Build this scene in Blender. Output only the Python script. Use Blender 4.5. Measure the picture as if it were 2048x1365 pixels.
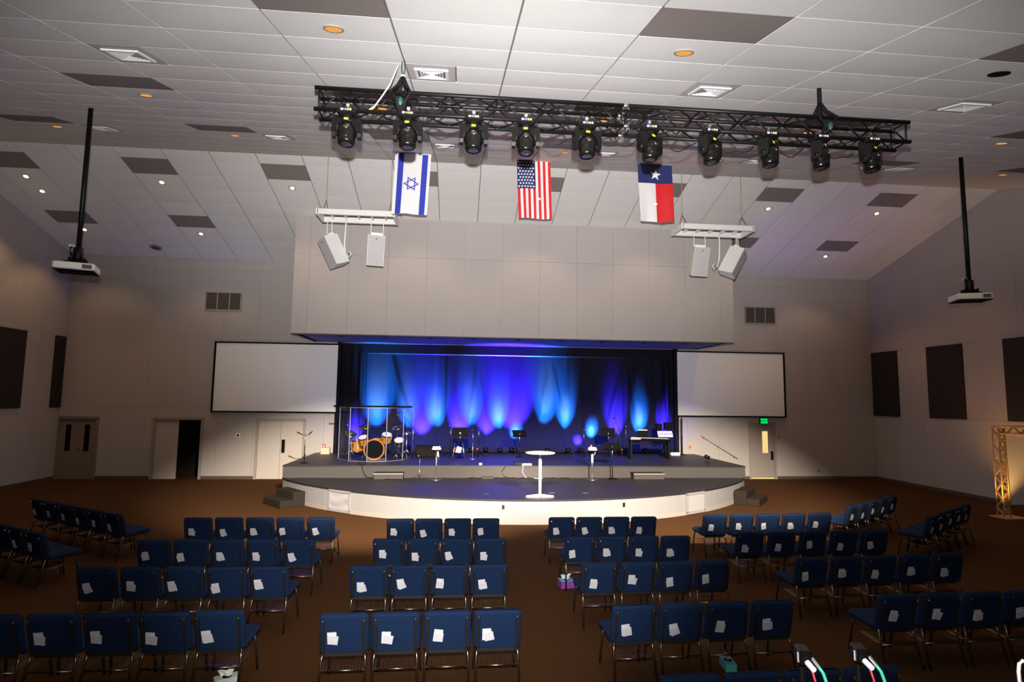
import bpy, math, random
from mathutils import Vector, Matrix, Euler
random.seed(7)
for _o in list(bpy.data.objects): bpy.data.objects.remove(_o)
SC = bpy.context.scene
COL = SC.collection
PI = math.pi

# ---------------------------------------------------------------- camera
F_PX, YAW, PITCH, ROLL = 1159.03, 0.0902, 0.0991, 0.0124
CAM = Vector((-1.9382, 0.0, 2.9259))
_fw = Vector((math.sin(YAW)*math.cos(PITCH), math.cos(YAW)*math.cos(PITCH), math.sin(PITCH)))
_r0 = Vector((math.cos(YAW), -math.sin(YAW), 0)); _u0 = _r0.cross(_fw)
_r = _r0*math.cos(ROLL) + _u0*math.sin(ROLL); _u = _u0*math.cos(ROLL) - _r0*math.sin(ROLL)
_m = Matrix(((_r.x, _u.x, -_fw.x), (_r.y, _u.y, -_fw.y), (_r.z, _u.z, -_fw.z))).to_4x4()
cd = bpy.data.cameras.new('camera'); cam = bpy.data.objects.new('camera', cd); COL.objects.link(cam)
cam.matrix_world = Matrix.Translation(CAM) @ _m
cd.sensor_fit = 'HORIZONTAL'; cd.sensor_width = 36.0; cd.lens = F_PX*36.0/2048.0
cd.clip_start = 0.05; cd.clip_end = 200
SC.camera = cam
def px(P):                                   # projection, only used to choose which tiles are single objects
    d = Vector(P)-CAM; z = d.dot(_fw)
    return (1024+F_PX*d.dot(_r)/z, 682.5-F_PX*d.dot(_u)/z, z)

# ---------------------------------------------------------------- world, lights, exposure
w = bpy.data.worlds.new('world'); SC.world = w; w.use_nodes = True
w.node_tree.nodes['Background'].inputs[0].default_value = (0.5, 0.4, 0.36, 1)
w.node_tree.nodes['Background'].inputs[1].default_value = 0.0
SC.view_settings.view_transform = 'Standard'; SC.view_settings.look = 'None'
SC.view_settings.gamma = 1.0; SC.view_settings.use_curve_mapping = False
SC.view_settings.exposure = 0.0
SC.cycles.max_bounces = 6; SC.cycles.diffuse_bounces = 3; SC.cycles.glossy_bounces = 3

def spot(name, loc, aim, power, color, deg, blend=0.6, rad=0.05, wide=1.0):
    l = bpy.data.lights.new(name, 'SPOT'); l.energy = power; l.color = color
    l.spot_size = math.radians(deg); l.spot_blend = blend; l.shadow_soft_size = rad
    o = bpy.data.objects.new(name, l); COL.objects.link(o); o.location = loc
    o.rotation_euler = (Vector(aim)-Vector(loc)).to_track_quat('-Z', 'Y').to_euler(); o.scale = (wide, 1, 1)
    return o
# the photographer's flash just above the camera: two upper lobes plus two added to brighten chairs and foreground
FL = CAM + _u0*0.26 - Vector((0, .02, 0))
spot('camera_flash', FL, (-0.9, 15.0, 6.3), 6800, (1.0, 0.97, 0.955), 50, 1.0, 0.03, 1.45)
spot('camera_flash', FL, (-1.0, 10.0, 7.2), 4800, (1.0, 0.975, 0.955), 39, 1.0, 0.03, 3.7)
spot('camera_flash', FL, (-2.1, 8.0, 0.9), 2900, (1.0, 0.97, 0.95), 36, 1.0, 0.03, 1.5)
spot('camera_flash', FL, (-1.4, 8.0, 2.0), 340, (1.0, 0.97, 0.95), 150, 0.6, 0.03)
# front wash of the stage, two shuttered fixtures on the ceiling behind the top edge of the photo
WARM = (1.0, 0.87, 0.73)
spot('stage_wash', (-2.15, 4.3, 6.12), (-3.9, 16.5, 0.2), 22500, WARM, 32, 0.7, 0.08, 1.66)
spot('stage_wash', (2.20, 4.3, 6.12), (3.9, 16.5, 0.2), 22500, WARM, 32, 0.7, 0.08, 1.66)

# ---------------------------------------------------------------- room numbers (metres)
D = 21.42; XL, XR = -15.61, 14.23; YB = -5.0
YR, ZR, SL = 15.6296, 9.4177, 0.2721; TS = math.tan(SL)
def zc(y): return ZR - abs(y-YR)*TS
X0, TW = -12.4219, 1.2192
U, LO = 0.93, 0.575            # stage levels

# ---------------------------------------------------------------- materials
def mat(name, col, rough=0.7, metal=0.0, noise=0.0, nscale=20.0, bump=0.0, bscale=200.0, spec=0.5, coat=0.0, rnd=0.0, trans=0.0):
    m = bpy.data.materials.new(name); m.use_nodes = True
    nt = m.node_tree; b = nt.nodes['Principled BSDF']
    b.inputs['Base Color'].default_value = (*col, 1); b.inputs['Roughness'].default_value = rough
    b.inputs['Metallic'].default_value = metal; b.inputs['Specular IOR Level'].default_value = spec
    if coat: b.inputs['Coat Weight'].default_value = coat
    if noise or rnd:
        hsv = nt.nodes.new('ShaderNodeHueSaturation'); hsv.inputs['Color'].default_value = (*col, 1)
        val = None
        if noise:
            tc = nt.nodes.new('ShaderNodeTexCoord'); n = nt.nodes.new('ShaderNodeTexNoise')
            n.inputs['Scale'].default_value = nscale; n.inputs['Detail'].default_value = 4
            mr = nt.nodes.new('ShaderNodeMapRange'); mr.inputs[3].default_value = 1-noise; mr.inputs[4].default_value = 1+noise
            nt.links.new(tc.outputs['Object'], n.inputs['Vector']); nt.links.new(n.outputs['Fac'], mr.inputs[0]); val = mr.outputs[0]
        if rnd:
            oi = nt.nodes.new('ShaderNodeObjectInfo'); m2 = nt.nodes.new('ShaderNodeMapRange')
            m2.inputs[3].default_value = 1-rnd; m2.inputs[4].default_value = 1+rnd
            nt.links.new(oi.outputs['Random'], m2.inputs[0])
            if val:
                mu = nt.nodes.new('ShaderNodeMath'); mu.operation = 'MULTIPLY'
                nt.links.new(val, mu.inputs[0]); nt.links.new(m2.outputs[0], mu.inputs[1]); val = mu.outputs[0]
            else: val = m2.outputs[0]
        nt.links.new(val, hsv.inputs['Value']); nt.links.new(hsv.outputs[0], b.inputs['Base Color'])
    if bump:
        tc = nt.nodes.new('ShaderNodeTexCoord'); n = nt.nodes.new('ShaderNodeTexNoise'); n.inputs['Scale'].default_value = bscale
        bp = nt.nodes.new('ShaderNodeBump'); bp.inputs['Strength'].default_value = bump; bp.inputs['Distance'].default_value = 0.01
        nt.links.new(tc.outputs['Object'], n.inputs['Vector']); nt.links.new(n.outputs['Fac'], bp.inputs['Height']); nt.links.new(bp.outputs[0], b.inputs['Normal'])
    if trans:
        t = nt.nodes.new('ShaderNodeBsdfTransparent'); mx = nt.nodes.new('ShaderNodeMixShader'); mx.inputs[0].default_value = trans
        nt.links.new(b.outputs[0], mx.inputs[1]); nt.links.new(t.outputs[0], mx.inputs[2])
        nt.links.new(mx.outputs[0], nt.nodes['Material Output'].inputs[0])
    return m
def emis(name, col, s):
    m = bpy.data.materials.new(name); m.use_nodes = True; nt = m.node_tree
    nt.nodes.remove(nt.nodes['Principled BSDF']); e = nt.nodes.new('ShaderNodeEmission')
    e.inputs[0].default_value = (*col, 1); e.inputs[1].default_value = s
    nt.links.new(e.outputs[0], nt.nodes['Material Output'].inputs[0]); return m
M = dict(
 tile=mat('ceiling_tile_white', (.80,.785,.775), .9, noise=.02, nscale=3, bump=.25, bscale=90, rnd=.025, spec=.2),
 grid=mat('ceiling_grid_grey', (.20,.18,.175), .8),
 greytile=mat('grey_panel', (.25,.215,.205), .9, noise=.05, nscale=8, bump=.2, bscale=120, spec=.2),
 venttile=mat('vent_surround', (.50,.475,.475), .8, noise=.03, nscale=8),
 ventwhite=mat('vent_white', (.82,.82,.82), .5),
 ventdark=mat('vent_dark', (.10,.09,.09), .8),
 wall=mat('taupe_paint', (.455,.412,.397), .85, noise=.03, nscale=1.3, bump=.1, bscale=60, rnd=.015, spec=.25),
 cream=mat('cream_paint', (.47,.43,.40), .8, noise=.03, nscale=1.3, bump=.08, bscale=60, rnd=.01, spec=.3),
 joint=mat('joint_dark', (.27,.24,.23), .9),
 carpet=mat('brown_carpet', (.070,.032,.0122), .97, noise=.28, nscale=55, bump=.5, bscale=160, spec=.05),
 base=mat('brown_vinyl_base', (.10,.065,.045), .6),
 stage=mat('charcoal_stage_floor', (.022,.019,.021), .5, noise=.15, nscale=4, spec=.45),
 stagecarpet=mat('grey_riser_carpet', (.083,.074,.069), .95, noise=.1, nscale=60, bump=.3, bscale=200, spec=.1),
 fascia=mat('stage_front_paint', (.285,.278,.272), .6),
 stepcarpet=mat('dark_step_carpet', (.028,.022,.017), .95, noise=.15, nscale=60, bump=.3, spec=.05),
 underside=mat('shaded_soffit_underside', (.10,.09,.10), .8),  # shade below the soffit put into the colour, edge trim included
 cloth=mat('grey_cloth', (.34,.33,.335), .9, noise=.05, nscale=12),
 white=mat('white_paint', (.84,.82,.79), .6),
 whiteplastic=mat('white_plastic', (.80,.79,.77), .45, noise=.02, nscale=10),
 screen=mat('projection_screen', (.92,.90,.88), .85, noise=.015, nscale=1.5, spec=.2),
 blackfab=mat('black_fabric', (.012,.011,.012), .95, spec=.1),
 black=mat('black_metal', (.004,.004,.004), .45, spec=.2),
 blackmatte=mat('black_matte', (.005,.0047,.0048), .75, spec=.1),
 blackplastic=mat('black_plastic', (.004,.0038,.0036), .24, spec=.32),
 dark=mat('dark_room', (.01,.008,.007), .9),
 door=mat('door_cream', (.54,.48,.42), .55, noise=.02, nscale=3),
 doortrim=mat('door_frame', (.35,.30,.26), .55),
 brownwood=mat('door_brown', (.26,.19,.15), .55, noise=.06, nscale=5),
 chrome=mat('chrome', (.80,.79,.78), .18, metal=1.0),
 steel=mat('brushed_steel', (.55,.54,.53), .35, metal=1.0),
 bronze=mat('bronze_tube', (.30,.25,.20), .28, metal=1.0),
 frame=mat('dark_chair_frame', (.020,.016,.014), .40),
 fabric=mat('blue_chair_fabric', (.0085,.024,.070), .9, noise=.22, nscale=110, bump=.5, bscale=350, spec=.15),
 card=mat('white_card', (.72,.71,.735), .75, noise=.06, nscale=30),
 acoustic=mat('dark_acoustic_fabric', (.040,.034,.032), .97, noise=.1, nscale=40, spec=.05),
 curtain=mat('curtain_fabric', (.015,.015,.019), .9, noise=.06, nscale=6, spec=.03),
 gold=mat('gold_lit_truss', (.70,.46,.20), .38, metal=.45),  # aluminium truss, with the warm light on it put into its colour
 amber=mat('amber_drum', (.62,.24,.03), .22, spec=.6, coat=.5),
 brass=mat('cymbal_brass', (.80,.62,.30), .25, metal=1.0),
 drumhead=mat('drum_head', (.85,.85,.84), .5),
 red=mat('red', (.62,.012,.012), .6), redflag=mat('red_flag_cloth', (.68,.012,.016), .8, trans=.06),
 blueflag=mat('blue_flag_cloth', (.010,.022,.13), .8, trans=.06),
 blueisr=mat('bright_blue_flag_cloth', (.022,.045,.42), .8, trans=.06),
 whiteflag=mat('white_flag_cloth', (.80,.77,.77), .8, trans=.08),
 yellow=mat('yellow_sticker', (.85,.72,.02), .5), bluest=mat('blue_sticker', (.14,.14,.75), .5), whitest=mat('white_sticker', (.85,.85,.85), .5),
 orange=mat('orange', (.8,.32,.05), .5),
 teal=mat('teal_card', (.10,.50,.44), .6), purple=mat('purple_card', (.24,.05,.34), .6), skyblue=mat('sky_blue_card', (.12,.45,.70), .6),
 tissue=mat('tissue', (.86,.85,.82), .9), paleteal=mat('pale_floral_card', (.62,.70,.62), .7, noise=.25, nscale=40),
 greencable=mat('green_cable', (.05,.50,.30), .45), redcable=mat('red_cable', (.62,.03,.03), .45),
 manila=mat('manila_paper', (.72,.52,.34), .8),
 greenshackle=mat('green_shackle', (.010,.06,.052), .5),
 lens=mat('lens_glass', (.02,.02,.025), .05, spec=.8, coat=1.0),
 reflector=mat('gold_reflector', (.90,.50,.20), .4, metal=.6),
 lampwarm=emis('warm_lamp', (1.0,.66,.36), 22.0), lampdim=emis('dim_lamp', (1.0,.42,.10), .9),
 exitgreen=emis('exit_green', (.0,.75,.10), 2.0), exitglow=emis('exit_panel', (.0,.85,.14), 1.0),
 paneyellow=emis('lit_door_pane', (1.0,.72,.30), .95),
 ledred=emis('red_led', (1.0,.06,.06), 2.5), ledblue=emis('blue_led', (.12,.25,1.0), 3.0), ledviolet=emis('violet_led', (.2,.05,1.0), 3.0),
)
# clear acrylic of the drum shield
_m = bpy.data.materials.new('clear_acrylic'); _m.use_nodes = True; _nt = _m.node_tree
_nt.nodes.remove(_nt.nodes['Principled BSDF'])
_t = _nt.nodes.new('ShaderNodeBsdfTransparent'); _t.inputs[0].default_value = (.93,.95,.98,1)
_g = _nt.nodes.new('ShaderNodeBsdfGlossy'); _g.inputs['Roughness'].default_value = .06
_x = _nt.nodes.new('ShaderNodeMixShader'); _x.inputs[0].default_value = .07
_nt.links.new(_t.outputs[0], _x.inputs[1]); _nt.links.new(_g.outputs[0], _x.inputs[2]); _nt.links.new(_x.outputs[0], _nt.nodes['Material Output'].inputs[0])
M['acrylic'] = _m
M['acrylicedge'] = mat('acrylic_edge', (.20,.19,.27), .3)

# ---------------------------------------------------------------- mesh builder
class MB:
    def __init__(s): s.v = []; s.f = []; s.T = None
    def _add(s, vs, fs):
        n = len(s.v)
        if s.T is not None: vs = [s.T @ Vector(p) for p in vs]
        s.v += [tuple(p) for p in vs]; s.f += [tuple(i+n for i in f) for f in fs]; return s
    def box(s, c, d, R=None, bev=0.0):
        x, y, z = (k/2 for k in d)
        if bev <= 0:
            vs = [(-x,-y,-z),(x,-y,-z),(x,y,-z),(-x,y,-z),(-x,-y,z),(x,-y,z),(x,y,z),(-x,y,z)]
            fs = [(3,2,1,0),(4,5,6,7),(0,1,5,4),(1,2,6,5),(2,3,7,6),(3,0,4,7)]
        else:
            b = bev; vs = []; fs = []
            rings = [(-z, b), (-z+b, 0), (z-b, 0), (z, b)]
            for (zz, i) in rings:
                for (sx, sy) in ((-1,-1),(1,-1),(1,1),(-1,1)):
                    X, Y = x-i, y-i
                    a, c2 = ((X-b, Y), (X, Y-b)) if sx*sy > 0 else ((X, Y-b), (X-b, Y))
                    if sx*sy > 0: a, c2 = (X, Y-b), (X-b, Y)
                    if (sx, sy) == (-1,-1): p = [(-X, -Y+b), (-X+b, -Y)]
                    elif (sx, sy) == (1,-1): p = [(X-b, -Y), (X, -Y+b)]
                    elif (sx, sy) == (1,1): p = [(X, Y-b), (X-b, Y)]
                    else: p = [(-X+b, Y), (-X, Y-b)]
                    vs += [(q[0], q[1], zz) for q in p]
            fs.append(tuple(reversed(range(8))))
            for r in range(3):
                for k in range(8): fs.append((r*8+k, r*8+(k+1) % 8, (r+1)*8+(k+1) % 8, (r+1)*8+k))
            fs.append(tuple(range(24, 32)))
        if R is not None: vs = [R @ Vector(p) for p in vs]
        return s._add([(p[0]+c[0], p[1]+c[1], p[2]+c[2]) for p in vs], fs)
    def cyl(s, a, b, r0, r1=None, n=10, caps=True):
        a, b = Vector(a), Vector(b); r1 = r0 if r1 is None else r1
        d = (b-a).normalized(); t = Vector((0,0,1)) if abs(d.z) < .9 else Vector((1,0,0))
        x = d.cross(t).normalized(); y = d.cross(x)
        vs = []
        for p, r in ((a, r0), (b, r1)):
            for k in range(n):
                an = 2*PI*k/n; vs.append(p + x*(r*math.cos(an)) + y*(r*math.sin(an)))
        fs = [(k, k+n, (k+1) % n+n, (k+1) % n) for k in range(n)]
        if caps: fs += [tuple(range(n)), tuple(reversed(range(n, 2*n)))]
        return s._add(vs, fs)
    def tube(s, pts, r, n=6):
        pts = [Vector(p) for p in pts]; vs = []; fs = []
        ref = None
        for i, p in enumerate(pts):
            d = (pts[min(i+1, len(pts)-1)]-pts[max(i-1, 0)]).normalized()
            if ref is None: ref = Vector((0,0,1)) if abs(d.z) < .9 else Vector((1,0,0))
            x = d.cross(ref)
            if x.length < 1e-4: x = d.cross(Vector((0,1,0)))
            x.normalize(); y = d.cross(x)
            for k in range(n):
                an = 2*PI*k/n; vs.append(p + x*(r*math.cos(an)) + y*(r*math.sin(an)))
        for i in range(len(pts)-1):
            for k in range(n): fs.append((i*n+k, (i+1)*n+k, (i+1)*n+(k+1) % n, i*n+(k+1) % n))
        fs += [tuple(range(n)), tuple(reversed(range((len(pts)-1)*n, len(pts)*n)))]
        return s._add(vs, fs)
    def lathe(s, prof, n=20, c=(0,0,0), R=None):
        vs = []; fs = []
        for (r, z) in prof:
            for k in range(n):
                an = 2*PI*k/n; vs.append(Vector((r*math.cos(an), r*math.sin(an), z)))
        for i in range(len(prof)-1):
            for k in range(n): fs.append((i*n+k, i*n+(k+1) % n, (i+1)*n+(k+1) % n, (i+1)*n+k))
        fs += [tuple(reversed(range(n))), tuple(range((len(prof)-1)*n, len(prof)*n))]
        if R is not None: vs = [R @ p for p in vs]
        return s._add([p+Vector(c) for p in vs], fs)
    def prism(s, poly, h0, h1, axis='z'):
        n = len(poly)
        def P(p, h): return {'z': (p[0], p[1], h), 'y': (p[0], h, p[1]), 'x': (h, p[0], p[1])}[axis]
        vs = [P(p, h0) for p in poly]+[P(p, h1) for p in poly]
        fs = [tuple(reversed(range(n))), tuple(range(n, 2*n))]+[(k, (k+1) % n, (k+1) % n+n, k+n) for k in range(n)]
        return s._add(vs, fs)
    def grid(s, fn, nu, nv):
        vs = [fn(i/nu, j/nv) for j in range(nv+1) for i in range(nu+1)]
        fs = [(j*(nu+1)+i, j*(nu+1)+i+1, (j+1)*(nu+1)+i+1, (j+1)*(nu+1)+i) for j in range(nv) for i in range(nu)]
        return s._add(vs, fs)
    def mesh(s, name, m, smooth=False):
        me = bpy.data.meshes.new(name); me.from_pydata(s.v, [], s.f)
        if m is not None: me.materials.append(M[m] if isinstance(m, str) else m)
        if smooth:
            for p in me.polygons: p.use_smooth = True
        me.validate(); me.update(); return me
    def build(s, name, m, parent=None, smooth=False, loc=(0,0,0)):
        return link(name, s.mesh(name, m, smooth), parent, loc)
def recalc(o):
    import bmesh
    bm = bmesh.new(); bm.from_mesh(o.data); bmesh.ops.recalc_face_normals(bm, faces=bm.faces); bm.to_mesh(o.data); bm.free(); return o
def link(name, me, parent=None, loc=(0,0,0), rot=None):
    o = bpy.data.objects.new(name, me); COL.objects.link(o); o.location = loc
    if rot is not None: o.rotation_euler = rot
    if parent is not None: o.parent = parent
    return o
def tag(o, label, cat, group=None):
    o['label'] = label; o['category'] = cat
    if group: o['group'] = group
    return o
def thing(name, label, cat, loc=(0,0,0), rotz=0.0, group=None):
    o = bpy.data.objects.new(name, None); COL.objects.link(o); o.location = loc; o.rotation_euler = (0,0,rotz)
    o.empty_display_size = .1
    return tag(o, label, cat, group)
def struct(o): o['kind'] = 'structure'; return o
def dup(o, parent=None):
    c = o.copy(); COL.objects.link(c)
    if parent is not None: c.parent = parent
    for ch in KIDS.get(o.name, []): dup(ch, c)
    return c
KIDS = {}
def kids(o):
    KIDS[o.name] = [c for c in bpy.data.objects if c.parent == o]
    for c in KIDS[o.name]: kids(c)
ORD = ['first','second','third','fourth','fifth','sixth','seventh','eighth','ninth','tenth','eleventh','twelfth','thirteenth','fourteenth','fifteenth','sixteenth','seventeenth','eighteenth']
def nth(i, n, a='left', b='right'):
    if i == 0: return a+'most'
    if i == n-1: return b+'most'
    return ORD[i]+' from '+a

# ================================================================ SETTING
f = MB().box(((XL+XR)/2, (D+YB)/2, -.05), (XR-XL+.6, D-YB+4, .1)).build('floor', 'carpet'); struct(f)
GAP = .005
DOORS = [(-15.58,-14.36), (-12.44,-10.89), (-8.97,-7.41), (9.17,10.11)]; DH = 2.06
ZJ = [0, 2.44, 4.89, 7.40]
def gridsplit(a, b, off, step):
    xs = [a]; k = math.ceil((a-off)/step+1e-6)
    while off+k*step < b-.02:
        if off+k*step > a+.02: xs.append(off+k*step)
        k += 1
    return list(zip(xs, xs[1:]+[b]))
# ---- back wall
wb = MB()
def wrect(mb, x0, x1, z0, z1, y0=D+.04, y1=D+.24): mb.box(((x0+x1)/2, (y0+y1)/2, (z0+z1)/2), (x1-x0, y1-y0, z1-z0))
low = []; e = XL
for (a, b) in DOORS[:3]:
    if a-e > .05: low.append((e, a))
    e = b
low += [(e, -6.2), (6.2, 9.17), (10.11, XR)]
for (a, b) in low: wrect(wb, a, b, 0, DH)
wrect(wb, XL, -6.2, DH, 4.87); wrect(wb, 6.2, XR, DH, 4.87); wrect(wb, XL, XR, 4.87, zc(D)+.05)
wall_back = struct(wb.build('wall_back', 'joint'))
def panel_y(parent, x0, x1, z0, z1, m, y=D):
    MB().box(((x0+x1)/2, y+.02, (z0+z1)/2), (x1-x0-GAP, .04, z1-z0-GAP)).build('wall_panel', m, parent)
for (a, b) in low:
    for (c, d) in gridsplit(a, b, -.61, TW): panel_y(wall_back, c, d, 0, DH, 'cream')
for (a, b) in ((XL, -6.2), (6.2, XR)):
    for (c, d) in gridsplit(a, b, -.61, TW):
        panel_y(wall_back, c, d, DH-GAP, 2.44, 'cream'); panel_y(wall_back, c, d, 2.44, 4.89, 'wall')
for (a, b) in ((XL, -7.16), (7.14, XR)):
    for (c, d) in gridsplit(a, b, -.61, TW):
        panel_y(wall_back, c, d, 4.89, 7.40, 'wall'); panel_y(wall_back, c, d, 7.40, zc(D)+.04, 'wall')
# ---- side walls
for side, xw, s in (('left', XL, -1), ('right', XR, 1)):
    sw = MB(); xa, xb = (xw-.24, xw-.04) if s < 0 else (xw+.04, xw+.24)
    sw.prism([(YB, 0), (D+.2, 0), (D+.2, zc(D+.2)+.1), (YR, ZR+.1), (YB, zc(YB)+.1)], xa, xb, 'x')
    wobj = recalc(struct(sw.build('wall_'+side, 'joint')))
    xi, xo = (xw-.04, xw) if s < 0 else (xw, xw+.04)
    MB().prism([(YB, 0), (10.4, 0), (10.4, zc(10.4)), (YB, zc(YB))], xi, xo, 'x').build('wall_panel', 'wall', wobj)
    for (a, b) in gridsplit(10.4, D, D-12*TW, TW):
        g = GAP/2
        for z0, z1, m in ((0, 2.44, 'cream'), (2.44, 4.89, 'wall'), (4.89, 7.40, 'wall')):
            MB().box(((xi+xo)/2, (a+b)/2, (z0+z1)/2), (.04, b-a-GAP, z1-z0-GAP)).build('wall_panel', m, wobj)
        ys = [a+g, b-g] if not (a < YR < b) else [a+g, YR, b-g]
        recalc(MB().prism([(a+g, 7.40+g), (b-g, 7.40+g)]+[(y, zc(y)+.04) for y in reversed(ys)], xi, xo, 'x').build('wall_panel', 'wall', wobj))
struct(MB().box(((XL+XR)/2, YB-.1, 3.5), (XR-XL+.4, .2, 7.2)).build('wall_rear', 'joint'))
# baseboards
for (a, b), nm in zip(low, ['back']*9):
    struct(MB().box(((a+b)/2, D-.008, .055), (b-a, .016, .11)).build('baseboard_back', 'base'))
struct(MB().box((XL+.008, (D+8)/2, .055), (.016, D-8, .11)).build('baseboard_left', 'base'))
struct(MB().box((XR-.008, (D+8)/2, .055), (.016, D-8, .11)).build('baseboard_right', 'base'))

# ---- ceiling: backing grid plus single tiles
cg = MB()
cg.prism([(YB, zc(YB)+.016), (YR, ZR+.016), (D+.3, zc(D+.3)+.016), (D+.3, zc(D+.3)+.2), (YR, ZR+.25), (YB, zc(YB)+.2)], XL-.3, XR+.3, 'x')
ceiling = recalc(struct(cg.build('ceiling', 'grid')))
NR0, NRP = 8.13, .703          # near-slope rows
FR0, FRP = 16.03, .671         # far-slope rows
def tile_mesh(name, m, wx, wy, sag):
    mb = MB(); nx, ny = 4, 5
    def fn(u, v):
        uu, vv = 2*u-1, 2*v-1
        return ((u-.5)*wx, (v-.5)*wy, -sag*(1-vv*vv)*(1-.35*uu*uu))
    mb.grid(fn, nx, ny)
    e = .010
    mb._add([(-wx/2,-wy/2,0),(wx/2,-wy/2,0),(wx/2,wy/2,0),(-wx/2,wy/2,0),(-wx/2,-wy/2,e),(wx/2,-wy/2,e),(wx/2,wy/2,e),(-wx/2,wy/2,e)],
            [(0,4,5,1),(1,5,6,2),(2,6,7,3),(3,7,4,0),(4,7,6,5)])
    mb.f = [tuple(reversed(q)) if i < nx*ny else q for i, q in enumerate(mb.f)]
    me = mb.mesh(name, m)
    for i, p in enumerate(me.polygons): p.use_smooth = i < nx*ny
    return me
cols = [(XL, X0-2*TW)]+[(X0+k*TW, X0+(k+1)*TW) for k in range(-2, 21)]+[(X0+21*TW, XR)]
kcol = [None]+list(range(-2, 21))+[None]
nrows = []; y = NR0-6*NRP
while y < YR-.05: nrows.append((y, min(y+NRP, YR))); y += NRP
frows = [(YR, FR0)]; y = FR0
while y < D-.1: frows.append((y, min(y+FRP, D))); y += FRP
def rowi(rows, yy): return min(range(len(rows)), key=lambda i: abs(rows[i][0]-yy))
GN = {rowi(nrows, NR0-5*NRP), rowi(nrows, NR0), rowi(nrows, NR0+5*NRP)}
VN = {rowi(nrows, NR0-2*NRP), rowi(nrows, NR0+6*NRP)}
GF = {1, 5}
GK = {-2, 1, 4, 7, 10, 13, 16, 19}; VK = {2, 5, 8, 11, 14, 17}
meshes = {}
def tmesh(kind, wx, wy):
    key = (kind, round(wx, 3), round(wy, 3))
    if key not in meshes:
        meshes[key] = tile_mesh({'tile': 'ceiling_tile', 'greytile': 'grey_panel', 'venttile': 'vent_surround'}[kind], kind, wx-.020, wy-.007, .0045 if kind == 'tile' else .002)
    return meshes[key]
cand = []; LIGHTS = []; VENTS = []
for slope, rows in ((1, nrows), (-1, frows)):
    for ri, (ya, yb) in enumerate(rows):
        L = (yb-ya)/math.cos(SL); yc = (ya+yb)/2
        for (xa, xb), k in zip(cols, kcol):
            kind = 'tile'; pieces = [(xa, xb, 'tile')]
            if k in GK and ((slope > 0 and ri in GN) or (slope < 0 and ri in GF)): pieces = [(xa, xb, 'greytile')]
            if k in VK and slope > 0 and ri in VN:
                pieces = [(xa, (xa+xb)/2, 'venttile'), ((xa+xb)/2, xb, 'tile')]; VENTS.append((xa+TW/4, yc, ri, k))
            if k in GK and ((slope > 0 and (ri-1) in GN) or (slope < 0 and (ri-1) in GF)): LIGHTS.append(((xa+xb)/2, yc, slope, ri, k))
            for (p, q, kd) in pieces:
                c = Vector(((p+q)/2, yc, zc(yc)+.004)); u, v, z = px(c)
                vis = z > .5 and -120 < u < 2170 and -60 < v < 1365 and not (c.y > 18.5 and abs(c.x) < 7)
                area = (q-p)*L/(z*z)*(2 if slope < 0 else 1)*(3 if kd != 'tile' else 1)
                cand.append((vis, area, c, p, q, L, kd, slope))
cand.sort(key=lambda t: (not t[0], -t[1]))
ntile = 0; rest = MB()
for vis, area, c, p, q, L, kd, slope in cand:
    if vis and (kd != 'tile' or ntile < 296):
        ntile += kd == 'tile'
        me = tmesh(kd, q-p, L); link(me.name, me, ceiling, c, (SL*slope, 0, 0))
    else:
        me = tmesh(kd if kd == 'tile' else 'tile', q-p, L); R = Euler((SL*slope, 0, 0)).to_matrix()
        rest._add([R @ v.co + c for v in me.vertices], [tuple(pp.vertices) for pp in me.polygons])
ro = rest.build('ceiling_tile_field', 'tile', ceiling, smooth=False); ro['kind'] = 'stuff'
LIGHTS.append((X0-1.5*TW, FR0+2.5*FRP, -1, 3, -2))

# ---- soffit over the stage
SX0, SX1, SY, SZ = -7.15, 7.13, 18.43, 4.87
so = MB()
so.prism([(SX0+.02, SZ+.02), (SX1-.02, SZ+.02), (SX1-.02, zc(SY)+.02), (SX0+.02, zc(SY)+.02)], SY+.04, SY+.2, 'y')
so.prism([(SY+.2, SZ+.02), (D, SZ+.02), (D, zc(D)+.04), (SY+.2, zc(SY+.2)+.04)], SX0, SX0+.15, 'x')
so.prism([(SY+.2, SZ+.02), (D, SZ+.02), (D, zc(D)+.04), (SY+.2, zc(SY+.2)+.04)], SX1-.15, SX1, 'x')
soffit = recalc(struct(so.build('wall_soffit', 'joint')))
for (a, b) in gridsplit(SX0, SX1, -.61, TW):
    panel_y(soffit, a, b, SZ, 7.38, 'wall', SY); panel_y(soffit, a, b, 7.38, zc(SY)+.03, 'wall', SY)
for sx in (SX0-.01, SX1+.01):
    recalc(MB().prism([(SY, SZ), (D, SZ), (D, zc(D)+.03), (SY, zc(SY)+.03)], sx-.012, sx+.012, 'x').build('side_panel', 'wall', soffit))
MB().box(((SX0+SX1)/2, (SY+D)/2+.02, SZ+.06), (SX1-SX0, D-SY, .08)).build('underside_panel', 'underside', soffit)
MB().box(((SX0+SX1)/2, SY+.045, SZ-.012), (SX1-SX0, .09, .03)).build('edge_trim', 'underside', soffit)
for k in range(9):
    MB().lathe([(.075, 0), (.075, .012), (.06, .014)], 14, ((k-4)*1.45, 19.3, SZ+.004)).build('can_trim', 'blackmatte', soffit)

# ---- recess behind the stage opening
rc = MB()
rc.box((-6.27, 22.0, 2.5), (.14, 1.3, 5)); rc.box((6.27, 22.0, 2.5), (.14, 1.3, 5)); rc.box((0, 22.6, 2.5), (12.7, .14, 5)); rc.box((0, 22.0, 4.95), (12.7, 1.3, .12))
struct(rc.build('wall_recess', 'blackfab'))

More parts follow.
